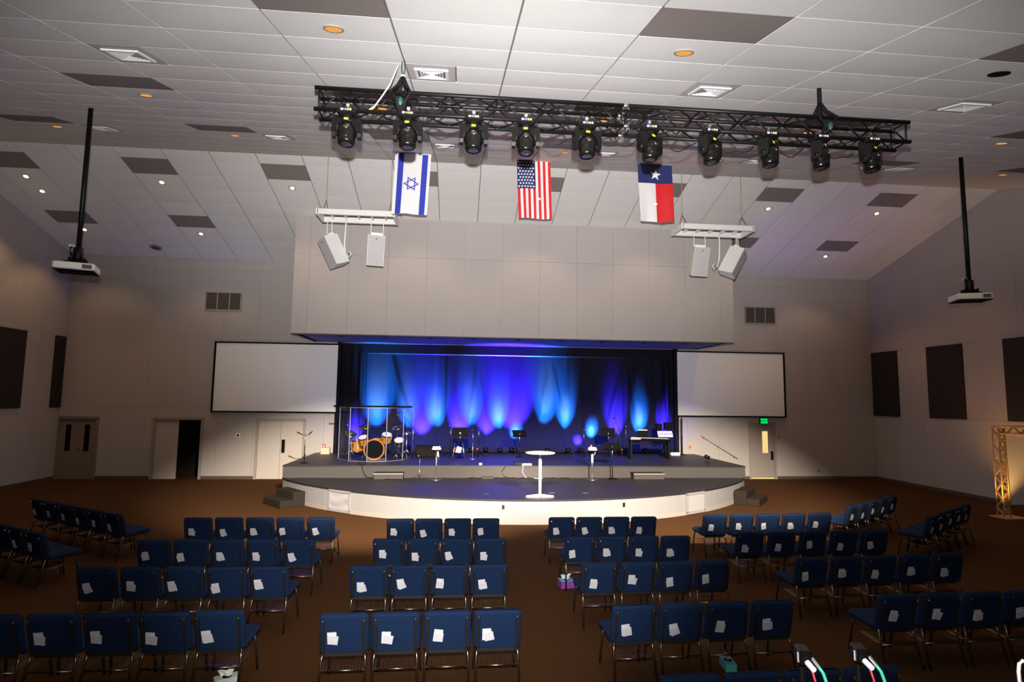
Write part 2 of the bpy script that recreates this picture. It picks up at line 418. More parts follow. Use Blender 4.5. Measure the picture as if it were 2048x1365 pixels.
# ---- stage
CY, RAD, HX = 22.01, 8.23, 6.95
A0 = math.asin(HX/RAD)
def arc(r=RAD, n=56, a=A0): return [(r*math.sin(-a+2*a*i/n), CY-r*math.cos(-a+2*a*i/n)) for i in range(n+1)]
stage = MB(); stage.prism(arc(RAD-.12)+[(HX-.12, 21.4), (-HX+.12, 21.4)], .02, LO-.03, 'z')
stage = recalc(struct(stage.build('stage_platform', 'joint')))
o_ = arc(RAD+.025); recalc(MB().prism(o_+[(HX, 17.7), (-HX, 17.7)], LO-.035, LO, 'z').build('lower_deck', 'stage', stage))
def curved(name, r0, r1, z0, z1, m, a0=-A0, a1=A0, n=48):
    def p(r, t): return (r*math.sin(t), CY-r*math.cos(t))
    pts = [p(r1, a0+(a1-a0)*i/n) for i in range(n+1)]+[p(r0, a1-(a1-a0)*i/n) for i in range(n+1)]
    mb = MB()
    for i in range(n):
        a, b = pts[i], pts[i+1]; c, d = pts[2*n+1-i], pts[2*n-i]
        k = len(mb.v)
        mb.v += [(*a, z0), (*b, z0), (*d, z0), (*c, z0), (*a, z1), (*b, z1), (*d, z1), (*c, z1)]
        mb.f += [(k+0,k+1,k+5,k+4), (k+3,k+7,k+6,k+2), (k+4,k+5,k+6,k+7), (k+0,k+3,k+2,k+1)]+([(k+0,k+4,k+7,k+3)] if i == 0 else [])+([(k+1,k+2,k+6,k+5)] if i == n-1 else [])
    return recalc(mb.build(name, m, stage))
curved('front_fascia', RAD-.12, RAD, .0, LO-.035, 'fascia')
curved('base_strip', RAD, RAD+.012, .0, .095, 'doortrim')
recalc(MB().box((0, 19.5, U-.02), (2*HX, 4.0, .04)).build('upper_deck', 'stage', stage))
MB().box((0, 17.53, (U+LO-.04)/2), (2*HX-.02, .05, U-LO-.04)).build('riser', 'stagecarpet', stage)
MB().box((0, 19.5, (U+.0)/2-.02), (2*HX-.04, 3.7, U-.06)).build('upper_core', 'stagecarpet', stage)
for (a, b) in ((-4.31, -3.48), (3.31, 4.24)):
    st = tag(MB().box(((a+b)/2, 17.33, LO+.085), (b-a, .34, .17), bev=.008).build('step_block', 'stagecarpet'), '', 'step')
    st['label'] = 'low carpeted step against the riser below the '+('drum shield' if a < 0 else 'keyboard')
    MB().box(((a+b)/2, 17.33, LO+.176), (b-a+.02, .36, .012)).build('tread', 'stage', st)
    MB().box(((a+b)/2, 17.15, LO+.16), (b-a+.02, .02, .025)).build('nosing', 'doortrim', st)
for s in (-1, 1):
    ang = A0-.135
    nrm = Vector((s*math.sin(ang), -math.cos(ang), 0)); tan = Vector((math.cos(ang), s*math.sin(ang), 0))
    base = Vector((0, CY, 0))+nrm*RAD
    t = thing('stage_steps', 'two carpeted steps at the '+('left end of the curved stage' if s < 0 else 'right end of the curved stage'), 'steps', base, math.atan2(tan.y, tan.x))
    for k, (d0, d1, h) in enumerate(((.02, .36, .385), (.36, .70, .195))):
        MB().box((0, -(d0+d1)/2, h/2), (1.05, d1-d0, h), bev=.012).build('step', 'stepcarpet', t)
# fascia grilles and sockets
for a, lab, clothy in ((-.635, 'white framed grille with a sagging cloth in the stage front, left side', 1), (.545, 'white framed grille panel in the stage front, right side', 0)):
    nrm = Vector((math.sin(a), -math.cos(a), 0)); t = thing('fascia_grille', lab, 'grille', Vector((0, CY, 0))+nrm*(RAD+.005), a)
    W = .78
    for (c, d) in (((0, -.02, .525), (W, .04, .05)), ((0, -.02, .05), (W, .04, .07)), ((-W/2+.03, -.02, .29), (.06, .04, .5)), ((W/2-.03, -.02, .29), (.06, .04, .5))):
        MB().box(c, d).build('frame_bar', 'fascia', t)
    def fn(u, v):
        sag = .03*math.sin(v*9+math.sin(u*5)*1.2)*(.4+u*.6) if clothy else .004*math.sin(v*60)
        return ((u-.5)*(W-.1), -.022+sag*.5, .08+v*.43)
    MB().grid(fn, 24, 30).build('cloth' if clothy else 'mesh_screen', 'cloth' if clothy else 'cloth', t, smooth=True)
for a in (-.103, .258):
    nrm = Vector((math.sin(a), -math.cos(a), 0)); t = thing('floor_socket', 'small brass socket plate in the stage front '+('left' if a < 0 else 'right')+' of the white round table', 'socket', Vector((0, CY, .40))+nrm*(RAD+.001), a)
    MB().box((0, -.006, 0), (.06, .012, .10)).build('plate', 'bronze', t); MB().box((0, -.013, 0), (.025, .006, .05)).build('slot', 'black', t)

# ---- doors
def door(n, x0, x1, leaves, m, lab, windows=None, pulls=None, trim='doortrim', opened=False):
    d = struct(MB().box(((x0+x1)/2, D-.008, DH+.03), (x1-x0+.16, .05, .09)).build('door_%d' % n, trim)); d['label'] = lab
    for x in (x0-.03, x1+.03): MB().box((x, D-.008, DH/2), (.09, .05, DH)).build('door_jamb', trim, d)
    wl = (x1-x0)/leaves
    for i in range(leaves):
        a, b = x0+i*wl, x0+(i+1)*wl
        if opened and i == leaves-1: continue
        lf = MB().box(((a+b)/2, D+.05, DH/2-.005), (wl-.012, .045, DH-.02)).build('door_leaf', m, d)
        if windows:
            wx, ww, z0, z1, wm = windows; cx = (a+b)/2+(wx if i == 0 else -wx)
            MB().box((cx, D+.026, (z0+z1)/2), (ww, .012, z1-z0), bev=.004).build('window_pane', wm, lf)
        if pulls:
            pxo, pw, z0, z1, pm = pulls
            if i == leaves-1: MB().box((b-pxo if leaves == 1 else a+pxo, D+.018, (z0+z1)/2), (pw, .03, z1-z0), bev=.004).build('pull_plate', pm, lf)
    return d
door(1, *DOORS[0], 2, 'brownwood', 'brown double door with two narrow windows in the far left corner', (.0, .17, .95, 1.85, 'blackmatte'), (.07, .05, .98, 1.08, 'bronze'), 'brownwood')
d2 = door(2, *DOORS[1], 2, 'door', 'cream double door with its right leaf open onto a dark room', None, None, 'doortrim', True)
d3 = door(3, *DOORS[2], 2, 'door', 'closed cream double door with black pull plate beside the stage', None, (.10, .11, .92, 1.38, 'blackmatte'))
d4 = door(4, *DOORS[3], 1, 'doortrim', 'single door with a lit narrow window under the green exit sign', (.12, .22, .98, 1.80, 'paneyellow'), (.09, .09, .72, 1.05, 'black'))
MB().box((9.64, D+.03, .03), (.90, .02, .045)).build('light_gap', 'paneyellow', d4)
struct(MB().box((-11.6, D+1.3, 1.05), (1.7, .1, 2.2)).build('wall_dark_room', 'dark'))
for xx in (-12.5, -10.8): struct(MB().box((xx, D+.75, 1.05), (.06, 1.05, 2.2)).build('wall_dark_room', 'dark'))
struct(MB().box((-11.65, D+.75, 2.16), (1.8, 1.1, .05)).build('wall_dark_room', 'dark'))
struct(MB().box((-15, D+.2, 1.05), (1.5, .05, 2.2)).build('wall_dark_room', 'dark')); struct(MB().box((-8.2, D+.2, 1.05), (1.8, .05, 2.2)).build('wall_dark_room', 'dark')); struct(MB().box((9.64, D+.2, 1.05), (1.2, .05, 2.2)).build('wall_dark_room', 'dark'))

# ================================================================ CEILING FITTINGS
def slope_rot(s): return Euler((SL*s, 0, 0))
LIGHTS = [l for l in LIGHTS if -60 < px((l[0], l[1], zc(l[1])))[0] < 2100 and px((l[0], l[1], zc(l[1])))[1] > -20 and not (l[1] > 18.4 and abs(l[0]) < 7.3)]
dl_mesh = None; seen = {}
rown = {}
for l in LIGHTS: rown.setdefault((l[2], l[3]), []).append(l)
RN = {}
keys = sorted(rown, key=lambda k: rown[k][0][1])
rname = ['nearest row', 'second row', 'third row', 'fourth row', 'fifth row', 'sixth row']
for ki, key in enumerate(keys):
    row = sorted(rown[key], key=lambda l: l[0])
    for i, (x, y, s, ri, k) in enumerate(row):
        lit = s < 0
        dead = (not lit and k == 13 and y < 7)
        if len(row) == 1: lab = 'lit recessed downlight close beside another, by the left wall'
        else: lab = ('lit ' if lit else ('dark ' if dead else 'amber ')) + 'recessed downlight, %s in the %s of the %s ceiling slope' % (nth(i, len(row)), rname[ki], 'far' if lit else 'near')
        t = thing('downlight', lab, 'downlight', (x, y, zc(y)-.012), 0, 'recessed ceiling downlights'); t.rotation_euler = slope_rot(s)
        MB().lathe([(.085, .006), (.105, .006), (.105, -.003), (.085, -.004)], 20).build('trim_ring', 'doortrim' if not dead else 'blackmatte', t)
        MB().lathe([(.085, -.003), (.065, .004), (.02, .006)], 20).build('reflector', 'blackmatte' if dead else 'reflector', t)
        if lit: MB().lathe([(.055, -.012), (.045, -.02), (.01, -.024)], 12).build('lamp', 'lampwarm', t)
        elif not dead: MB().lathe([(.082, -.006), (.06, -.008), (.01, -.009)], 16).build('lamp', 'lampdim', t)
        if not dead:
            P = 74 if lit else 52
            spot('downlight_glow', (x, y, zc(y)-.06), (x, y, 0), P, (1.0, .62, .30), 105, .5, .05)
# ceiling diffusers
vr = {}
for v in VENTS: vr.setdefault(v[2], []).append(v)
VENTS2 = []
for ri in sorted(vr):
    row = [v for v in sorted(vr[ri]) if -40 < px((v[0], v[1], zc(v[1])))[0] < 2090]
    for i, v in enumerate(row): VENTS2.append((v, i, len(row), 'near' if ri == min(vr) else 'far'))
for (x, y, ri, k), i, n, w_ in VENTS2:
    t = thing('ceiling_vent', 'white square ceiling diffuser in grey half tile, %s in the %s vent row' % (nth(i, n), w_), 'vent', (x, y, zc(y)-.01), 0, 'ceiling diffusers'); t.rotation_euler = slope_rot(1)
    for (c, d) in (((0, .19, 0), (.42, .04, .02)), ((0, -.19, 0), (.42, .04, .02)), ((.19, 0, 0), (.04, .34, .02)), ((-.19, 0, 0), (.04, .34, .02))): MB().box(c, d).build('frame_bar', 'ventwhite', t)
    MB().box((0, 0, .006), (.34, .34, .004)).build('back_plate', 'ventdark', t)
    for j in range(1, 5):
        q = .17*j/5
        for sx in (-1, 1):
            R = Matrix.Rotation(sx*.6, 3, 'Y'); MB().box((sx*q, 0, -.004), (.022, 2*q, .003), R).build('louver', 'ventwhite', t)
            R = Matrix.Rotation(-sx*.6, 3, 'X'); MB().box((0, sx*q, -.004), (2*q, .022, .003), R).build('louver', 'ventwhite', t)
# round ceiling speaker near the left back corner
t = thing('ceiling_speaker', 'dark round ceiling speaker near the left back corner', 'speaker', (-12.5, 20.72, zc(20.72)-.01)); t.rotation_euler = slope_rot(-1)
MB().lathe([(.20, .005), (.20, -.006), (.17, -.012)], 24).build('rim', 'doortrim', t); MB().lathe([(.17, -.008), (.10, -.015), (.01, -.017)], 24).build('grille', 'ventdark', t)

# ================================================================ LIGHTING TRUSS
TY, TZ, TSZ, TL = 6.66, 6.335, .255, 3.66
tr = thing('lighting_truss', 'long black box truss hung below the near ceiling slope', 'truss', (0, TY, TZ))
h = TSZ/2
MB_pos = [(-h, h*1), (h, h), (-h, -h), (h, -h)]
for (dy, dz) in ((-h, h), (h, h), (-h, -h), (h, -h)):
    for a, b in ((-TL, -.03), (.03, TL)): MB().cyl((a, dy, dz), (b, dy, dz), .025, n=12).build('chord', 'black', tr, True)
step = .305; nb = 12
bme = {}
def brace(p, q):
    d = Vector(q)-Vector(p); k = (round(d.x, 2), round(d.y, 2), round(d.z, 2))
    if k not in bme: bme[k] = MB().cyl((0,0,0), d, .011, n=7).mesh('brace', 'black', True)
    link('brace', bme[k], tr, p)
for half in (-1, 1):
    for i in range(nb):
        xa = half*(.06+i*(TL-.12)/nb); xb = half*(.06+(i+1)*(TL-.12)/nb); xm = (xa+xb)/2
        e0 = i % 2
        z0, z1 = (h, -h) if e0 else (-h, h)
        for dy in (-h, h): brace((xa, dy, z0), (xb, dy, z1))
        y0, y1 = (h, -h) if e0 else (-h, h)
        for dz in (-h, h): brace((xa, y0, dz), (xb, y1, dz))
for x in (-TL+.05, -.06, .06, TL-.05):
    for a, b in (((-h, -h), (-h, h)), ((h, -h), (h, h)), ((-h, h), (h, h)), ((-h, -h), (h, -h))): brace((x, *a), (x, *b))
for (dy, dz) in ((-h, h), (h, h), (-h, -h), (h, -h)):
    MB().cyl((-.05, dy, dz), (.05, dy, dz), .017, n=10).build('coupler', 'steel', tr, True)
    for x in (-.035, .035): MB().cyl((x, dy, dz+.05), (x, dy, dz-.05), .006, n=6).build('pin', 'steel', tr)
# slings
for x, lab, lz in ((-2.68, 'black sling with green wire loop holding the left part of the truss', 1), (2.56, 'black sling holding the right part of the truss to the ceiling', 0)):
    t = thing('truss_sling', lab, 'sling', (x, TY, zc(TY)))
    top = -.19 if lz else -.20
    zt = TZ-zc(TY)
    for s in (-1, 1):
        MB().tube([(0, 0, top), (s*.045, -.05, top-.13), (s*.10, -h-.03, zt+h), (s*.05, -h-.02, zt), (s*.02, 0, zt-h*.6)], .026, 8).build('strap', 'blackfab', t, True)
        MB().tube([(0, 0, top), (s*.045, .05, top-.13), (s*.10, h+.03, zt+h), (s*.04, h, zt-.05)], .022, 8).build('strap', 'blackfab', t, True)
    if lz:
        MB().tube([(-.012, 0, .02), (-.02, 0, -.08), (0, 0, -.19), (.02, 0, -.08), (.012, 0, .02)], .008, 6).build('wire_loop', 'greenshackle', t, True)
        MB().cyl((0, 0, -.17), (0, 0, -.215), .028, n=10).build('collar', 'white', t)
    else: MB().cyl((0, 0, .02), (0, 0, -.22), .028, n=10).build('wrap', 'blackfab', t)
    MB().lathe([(.012, -.05), (.03, -.02), (.03, .02), (.012, .05)], 10, (.0, -h-.06, zt-.01)).build('shackle', 'greenshackle', t)
wc = thing('white_cable', 'white cable drooping from the left sling down onto the truss', 'cable', (-2.72, TY-.16, TZ+.3))
MB().tube([(0, 0, .15), (-.03, -.01, .05), (-.08, -.02, -.10), (-.17, -.01, -.25), (-.26, .02, -.37), (-.34, .03, -.42)], .008, 6).build('lead', 'white', wc, True)
MB().cyl((-.26, .02, -.37), (-.30, .025, -.40), .014, n=8).build('plug', 'orange', wc)
# moving heads
heads = [-3.28, -2.59, -1.83, -1.213, -.483, .287, 1.04, 1.785, 2.45, 3.115]
def moving_head(tilt, yaw):
    t = thing('moving_head', '', 'stage light')
    MB().box((0, 0, -.085), (.25, .20, .10), bev=.025).build('base', 'blackplastic', t)
    MB().box((0, -.103, -.085), (.19, .006, .055)).build('control_panel', 'black', t)
    for x, w_, m in ((-.055, .032, 'whitest'), (-.012, .028, 'bluest'), (.022, .024, 'yellow'), (.055, .022, 'whitest')): MB().box((x, -.108, -.075), (w_, .004, .024)).build('label_sticker', m, t)
    MB().cyl((0, 0, -.135), (0, 0, -.165), .075, n=16).build('pan_bearing', 'black', t)
    MB().cyl((0, 0, -.035), (0, 0, .015), .018, n=10).build('clamp_bolt', 'steel', t)
    MB().lathe([(.034, -.02), (.036, 0), (.034, .02)], 12, (0, 0, .03), Matrix.Rotation(PI/2, 3, 'Y')).build('clamp', 'steel', t)
    yk = thing('yoke', '', ''); del yk['label']; del yk['category']; yk.parent = t; yk.rotation_euler = (0, 0, yaw)
    y = MB(); y.box((0, 0, -.185), (.34, .15, .05), bev=.018)
    for s in (-1, 1):
        y.prism([(-.075, -.17), (.075, -.17), (.072, -.38), (.045, -.425), (-.045, -.425), (-.072, -.38)], s*.165-.026, s*.165+.026, 'x')
        y.prism([(s*.14, -.19), (s*.14, -.33), (s*.115, -.26), (s*.06, -.215)], -.07, .07, 'y')
    bpy.data.objects.remove(yk)
    yk = recalc(y.build('yoke', 'blackplastic', t)); yk.rotation_euler = (0, 0, yaw)
    MB().box((-.006, -.079, -.19), (.055, .004, .026)).build('warning_sticker', 'yellow', yk)
    hd = MB(); R = Matrix.Rotation(tilt, 3, 'X')
    hd.lathe([(.01, .125), (.05, .12), (.09, .10), (.122, .055), (.130, .0), (.124, -.05), (.112, -.075), (.116, -.085), (.114, -.14), (.098, -.158)], 26, (0, 0, -.362), R)
    ho = hd.build('head', 'blackplastic', yk, True)
    MB().lathe([(.094, -.152), (.05, -.161), (.01, -.164)], 20, (0, 0, -.362), R).build('lens', 'lens', ho, True)
    q = R @ Vector((0, -.118, .045)); MB().lathe([(.045, -.004), (.040, .004), (.01, .006)], 14, (q.x, q.y, q.z-.362), R @ Matrix.Rotation(1.15, 3, 'X')).build('badge', 'bronze', ho, True)
    for s in (-1, 1): MB().cyl((s*.12, 0, -.362), (s*.196, 0, -.362), .034, n=12).build('pivot_cap', 'black', yk, True)
    return t
for i, x in enumerate(heads):
    tilt = -.10+.06*math.sin(i*1.7); yaw = (.05, -.03, .04, -.1, .12, .55, .6, .7, .75, .5)[i]
    t = moving_head(tilt, yaw)
    t.location = (x, TY-h, TZ-h+.035); t.scale = (.86,)*3
    t['label'] = 'black moving-head stage light, %s under the ceiling truss' % nth(i, 10); t['group'] = 'moving heads on the truss'
for i in range(9):
    a, b = heads[i]+.12, heads[i+1]-.12
    pts = [(a+(b-a)*k/10, TY, TZ-h-.11-.10*(1-((k-5)/5)**2)-.02*math.sin(i*3+k)) for k in range(11)]
    tag(MB().tube(pts, .006, 5).build('power_cable', 'black', None, True), 'thin black cable looping between the %s and %s moving heads' % (ORD[i], ORD[i+1]), 'cable', 'cables between moving heads')

# ================================================================ FLAGS
def flag(name, lab, x0, x1, y, z1, z0, lean, seed):
    t = thing(name, lab, 'flag', (0, 0, 0), 0, 'flags hung from the ceiling')
    def F(u, v, off=0.0):                    # u left to right, v top to bottom
        xx = x0+(x1-x0)*u*(1-.02*v)+lean*v
        return (xx, y-off+.025*v*math.sin(u*7+seed+v*2.5)+.02*v*math.sin(u*13+seed*2), z1+(z0-z1)*v-.012*math.sin(u*9+seed)*v)
    def patch(nm, m, ua, ub, va, vb, off, nu=10, nv=16):
        return MB().grid(lambda a, b: F(ua+(ub-ua)*a, va+(vb-va)*b, off), nu, nv).build(nm, m, t, True)
    def poly(nm, m, polys, off):
        mb = MB()
        for pts in polys: mb._add([F(u, v, off) for u, v in pts], [tuple(range(len(pts)))])
        return mb.build(nm, m, t)
    MB().cyl(F(-.01, 0), F(1.01, 0), .012, n=8).build('hanging_rod', 'doortrim', t)
    asp = (x1-x0)/(z1-z0)
    return t, patch, poly, asp
def star(cu, cv, r, asp, rot=0):
    pts = []
    for k in range(10):
        a = rot+k*PI/5; rr = r if k % 2 == 0 else r*.40
        pts.append((cu+rr*math.sin(a), cv-rr*math.cos(a)*asp))
    return [[pts[k], pts[(k+1) % 10], (cu, cv)] for k in range(10)]
t, patch, poly, asp = flag('striped_flag_with_hexagram', 'white flag with two blue stripes and a blue six-pointed star', -3.62, -2.74, 13.98, 8.94, 7.39, -.05, .3)
patch('field', 'whiteflag', 0, 1, 0, 1, 0); patch('stripe', 'blueisr', .09, .25, 0, 1, .006); patch('stripe', 'blueisr', .76, .92, .02, 1, .006)
segs = []
cu, cv, r = .5, .51, .22
for rot in (PI/2, -PI/2):
    P = [(cu+r*math.sin(rot+k*2*PI/3), cv-r*math.cos(rot+k*2*PI/3)*asp) for k in range(3)]
    Q = [(cu+(r-.055)*math.sin(rot+k*2*PI/3), cv-(r-.055)*math.cos(rot+k*2*PI/3)*asp) for k in range(3)]
    for k in range(3): segs.append([P[k], P[(k+1) % 3], Q[(k+1) % 3], Q[k]])
poly('six_pointed_star', 'blueisr', segs, .02)
t, patch, poly, asp = flag('stars_and_stripes_flag', 'flag with red and white stripes and a star-filled navy canton', -.575, .30, 14.36, 9.06, 7.53, .07, 1.4)
for k in range(13): patch('stripe', 'redflag' if k % 2 == 0 else 'whiteflag', k/13, (k+1)/13, 0, 1, 0, 3, 20)
patch('canton', 'blueflag', 0, 7/13, 0, .49, .006)
ss = []
for r_ in range(9):
    for c_ in range(6 if r_ % 2 == 0 else 5):
        ss += star((.045+(0 if r_ % 2 == 0 else .043)+c_*.086), .035+r_*.0525, .040, asp, PI/2)
poly('stars', 'whitest', ss, .020)
t, patch, poly, asp = flag('lone_star_flag', 'flag with one white star on navy over white and red halves', 2.47, 3.37, 13.9, 8.93, 7.42, .06, 2.6)
patch('blue_band', 'blueflag', 0, 1, 0, .335, 0); patch('white_half', 'whiteflag', 0, .5, .335, 1, 0); patch('red_half', 'redflag', .5, 1, .335, 1, 0)
poly('star', 'whitest', star(.5, .19, .17, asp, .12), .02)

# ================================================================ HUNG LOUDSPEAKERS
def speaker_frame(x0, x1, y0, y1, z, lab):
    t = thing('speaker_rig', lab, 'rig', ((x0+x1)/2, (y0+y1)/2, z)); W, Dp = (x1-x0), (y1-y0)
    for yy in (-Dp/2, Dp/2): MB().box((0, yy, 0), (W, .09, .15), bev=.01).build('beam', 'whiteplastic', t)
    for xx in (-W/2, W/2): MB().box((xx, 0, 0), (.07, Dp+.09, .17), bev=.01).build('end_beam', 'whiteplastic', t)
    for k in range(5): MB().box((-W*.36+k*W*.18, 0, .03), (.035, Dp, .06)).build('cross_bar', 'whiteplastic', t)
    yr = YR-(y0+y1)/2
    for s in (-1, 1):
        zt = zc((y0+y1)/2)-z+.02
        MB().cyl((s*W*.43, 0, .45), (s*W*.43, 0, zt), .010, n=6).build('hanger_cable', 'doortrim', t)
        for yy in (-Dp/2, Dp/2): MB().cyl((s*W*.43, 0, .45), (s*W*.43, yy, .06), .009, n=6).build('bridle', 'steel', t)
    return t
def loudspeaker(loc, rot, lab, z):
    t = thing('loudspeaker', lab, 'speaker', loc); t.rotation_euler = rot; t['group'] = 'white hanging loudspeakers'
    b = MB().prism([(-.22, -.20), (.22, -.20), (.15, .22), (-.15, .22)], -.40, .40, 'z').build('cabinet', 'whiteplastic', t); recalc(b)
    MB().box((0, -.206, 0), (.42, .014, .78), bev=.006).build('grille', 'venttile', t)
    MB().lathe([(.016, 0), (.016, .004)], 10, (0, -.215, .31), Matrix.Rotation(PI/2, 3, 'X')).build('badge', 'blackmatte', t)
    MB().box((0, .06, .43), (.30, .16, .07), bev=.01).build('fly_bracket', 'white', t)
    Ri = t.rotation_euler.to_matrix().inverted()
    for s in (-1, 1):
        p = Vector((s*.16, .05, .40)); wp = Vector(loc)+t.rotation_euler.to_matrix() @ p
        q = Ri @ (Vector((wp.x, wp.y, z))-Vector(loc)); MB().cyl(p, q, .012, n=6).build('hanger_strap', 'white', t)
    return t
for s, x0, x1 in ((-1, -5.72, -3.74), (1, 4.12, 6.16)):
    nm = 'left' if s < 0 else 'right'
    speaker_frame(x0, x1, 15.15, 15.85, 7.74, 'white steel frame hung from the ceiling ridge %s of the flags' % nm)
    if s < 0:
        loudspeaker((-5.33, 15.5, 6.78), (.42, -.18, -.95), 'white loudspeaker tilted outward below the left hung frame', 7.68)
        loudspeaker((-4.22, 15.45, 6.83), (.30, .03, .12), 'white loudspeaker facing the seats below the left hung frame', 7.68)
    else:
        loudspeaker((4.70, 15.45, 6.83), (.30, .03, -.05), 'white loudspeaker facing the seats below the right hung frame', 7.68)
        loudspeaker((5.72, 15.5, 6.86), (.42, .25, .95), 'white loudspeaker tilted outward below the right hung frame', 7.68)
    xm = -5.0 if s < 0 else 5.25
    tag(MB().tube([(xm, 15.3, 7.65), (xm+.02*s, 15.35, 7.3), (xm+.05*s, 15.45, 6.9), (xm+.02*s, 15.5, 6.7), (xm-.08*s, 15.5, 6.62), (xm-.12*s, 15.5, 6.72), (xm-.05*s, 15.5, 6.8)], .02, 6).build('speaker_cable', 'white', None, True), 'white looped cable dangling from the %s hung speaker frame' % nm, 'cable')

# ================================================================ PROJECTORS
for s, x, y, lab in ((-1, -8.6, 10.56, 'white projector hanging on its black pole near the left wall'), (1, 8.42, 10.79, 'white projector hanging on its black pole near the right wall')):
    t = thing('projector', lab, 'projector', (x, y, 5.07), s*-.35)
    MB().cyl((0, 0, .30), (0, 0, zc(y)-5.07+.01), .04, n=12).build('pole', 'black', t, True)
    MB().cyl((0, 0, .12), (0, 0, .38), .075, n=12).build('coupler', 'black', t, True)
    mt = MB(); mt.box((0, 0, .10), (.34, .26, .04)); mt.box((-.1, 0, .14), (.04, .2, .1)); mt.box((.1, 0, .14), (.04, .2, .1)); mt.build('mount', 'blackmatte', t)
    b = MB().box((0, 0, .02), (.60, .48, .125), bev=.02).build('body', 'whiteplastic', t)
    MB().box((0, 0, -.048), (.58, .46, .014), bev=.004).build('shaded_underside', 'blackmatte', t)  # dark sheet painting the shade under the white body
    MB().box((.19, -.242, .02), (.14, .006, .07)).build('vent', 'ventdark', b)
    MB().cyl((-.12, .24, .02), (-.12, .29, .02), .05, n=16).build('lens', 'lens', b, True)
    MB().tube([(-.06, -.05, .42), (-.10, -.08, .35), (-.09, -.08, .25), (-.04, -.05, .16)], .012, 6).build('cable', 'black', t, True)
    MB().cyl((-.05, -.04, .40), (-.13, -.06, .40), .03, n=8).build('junction', 'steel', t)

# ================================================================ WALL FITTINGS
for s, x0, x1 in ((-1, -10.59, -6.28), (1, 6.28, 10.59)):
    nm = 'left' if s < 0 else 'right'
    t = thing('projection_screen', 'large blank white projection screen %s of the blue stage curtain' % nm, 'screen', ((x0+x1)/2, 21.36, 2.323))
    W, Hh = x1-x0, 2.5
    MB().box((0, 0, Hh/2), (W-.06, .03, Hh-.06)).build('screen_surface', 'screen', t)
    for (c, d) in (((0, -.012, Hh-.025), (W, .06, .055)), ((0, -.012, .025), (W, .06, .055)), ((s*(W/2-.03), -.012, Hh/2), (.065, .06, Hh-.1)), ((-s*(W/2-.006), -.012, Hh/2), (.012, .06, Hh-.1))):
        MB().box(c, d).build('frame_bar', 'blackfab', t)
for x0, x1, nm in ((-11.04, -9.78, 'left'), (9.06, 10.32, 'right')):
    t = thing('return_grille', 'dark three-part air grille with pale frame high on the back wall, %s side' % nm, 'grille', ((x0+x1)/2, D, 5.93)); W = x1-x0; Hh = .68
    MB().box((0, -.006, Hh/2), (W-.04, .012, Hh-.04)).build('back_plate', 'ventdark', t)
    for (c, d) in (((0, -.02, Hh-.02), (W, .04, .045)), ((0, -.02, .02), (W, .04, .045)), ((-W/2+.02, -.02, Hh/2), (.045, .04, Hh-.08)), ((W/2-.02, -.02, Hh/2), (.045, .04, Hh-.08)), ((-W/6, -.018, Hh/2), (.03, .036, Hh-.08)), ((W/6, -.018, Hh/2), (.03, .036, Hh-.08))):
        MB().box(c, d).build('frame_bar', 'doortrim', t)
    R = Matrix.Rotation(.7, 3, 'X')
    for k in range(3):
        for j in range(12): MB().box(((k-1)*W/3, -.018, .06+j*.051), (W/3-.06, .03, .004), R).build('louver', 'base', t)
pn = [(XL, s, a, b) for s, (a, b) in enumerate(((20.9, 21.40), (18.1, 19.55)))]
for i, (a, b) in enumerate(((20.9, 21.40), (18.1, 19.55))):
    t = thing('acoustic_panel', ('narrow dark acoustic panel in the left back corner', 'wide dark acoustic panel on the left wall')[i], 'panel', (XL, (a+b)/2, 2.44))
    MB().box((.025, 0, 1.22), (.05, b-a, 2.42), bev=.01).build('fabric_face', 'acoustic', t); MB().box((.006, 0, 1.22), (.012, b-a+.02, 2.44)).build('backing', 'blackmatte', t)
for i, (a, b) in enumerate(((20.06, 21.38), (17.25, 18.68), (14.4, 15.82))):
    t = thing('acoustic_panel', ('dark acoustic panel on the right wall, touching the back corner', 'dark acoustic panel on the right wall, middle one of three', 'dark acoustic panel on the right wall, above the gold-lit frame')[i], 'panel', (XR, (a+b)/2, 2.44))
    MB().box((-.025, 0, 1.22), (.05, b-a, 2.42), bev=.01).build('fabric_face', 'acoustic', t); MB().box((-.006, 0, 1.22), (.012, b-a+.02, 2.44)).build('backing', 'blackmatte', t)
def text_mesh(s, size, depth):
    cu = bpy.data.curves.new('txt', 'FONT'); cu.body = s; cu.size = size; cu.extrude = depth; cu.align_x = 'CENTER'; cu.align_y = 'CENTER'
    o = bpy.data.objects.new('txt', cu); COL.objects.link(o); bpy.context.view_layer.update()
    me = bpy.data.meshes.new_from_object(o.evaluated_get(bpy.context.evaluated_depsgraph_get())); bpy.data.objects.remove(o); return me
t = thing('exit_sign', 'glowing green exit sign above the single door', 'sign', (9.70, D, 2.19))
MB().box((0, -.03, 0), (.33, .06, .24), bev=.012).build('housing', 'blackmatte', t)
MB().box((0, -.062, 0), (.28, .006, .19)).build('lit_face', 'exitglow', t)
me = text_mesh('EXIT', .135, .003); me.materials.append(M['black'])
link('lettering', me, t, (0, -.068, 0), (PI/2, 0, 0)); me.name = 'lettering'
def plate(name, lab, cat, loc, rz, w_, h_, m, m2, r=0):
    t = thing(name, lab, cat, loc, rz); MB().box((0, -.008, 0), (w_, .016, h_), bev=.004).build('plate', m, t); MB().box((0, -.019, 0), (w_*.45, .008, h_*.5)).build('insert', m2, t)
plate('thermostat', 'white wall thermostat with dark display between the left double doors', 'thermostat', (-9.64, D, 1.52), 0, .15, .15, 'white', 'blackmatte')
plate('wall_socket', 'red wall socket plate beside the drum shield', 'socket', (-6.67, D, 1.16), 0, .11, .13, 'red', 'whitest')
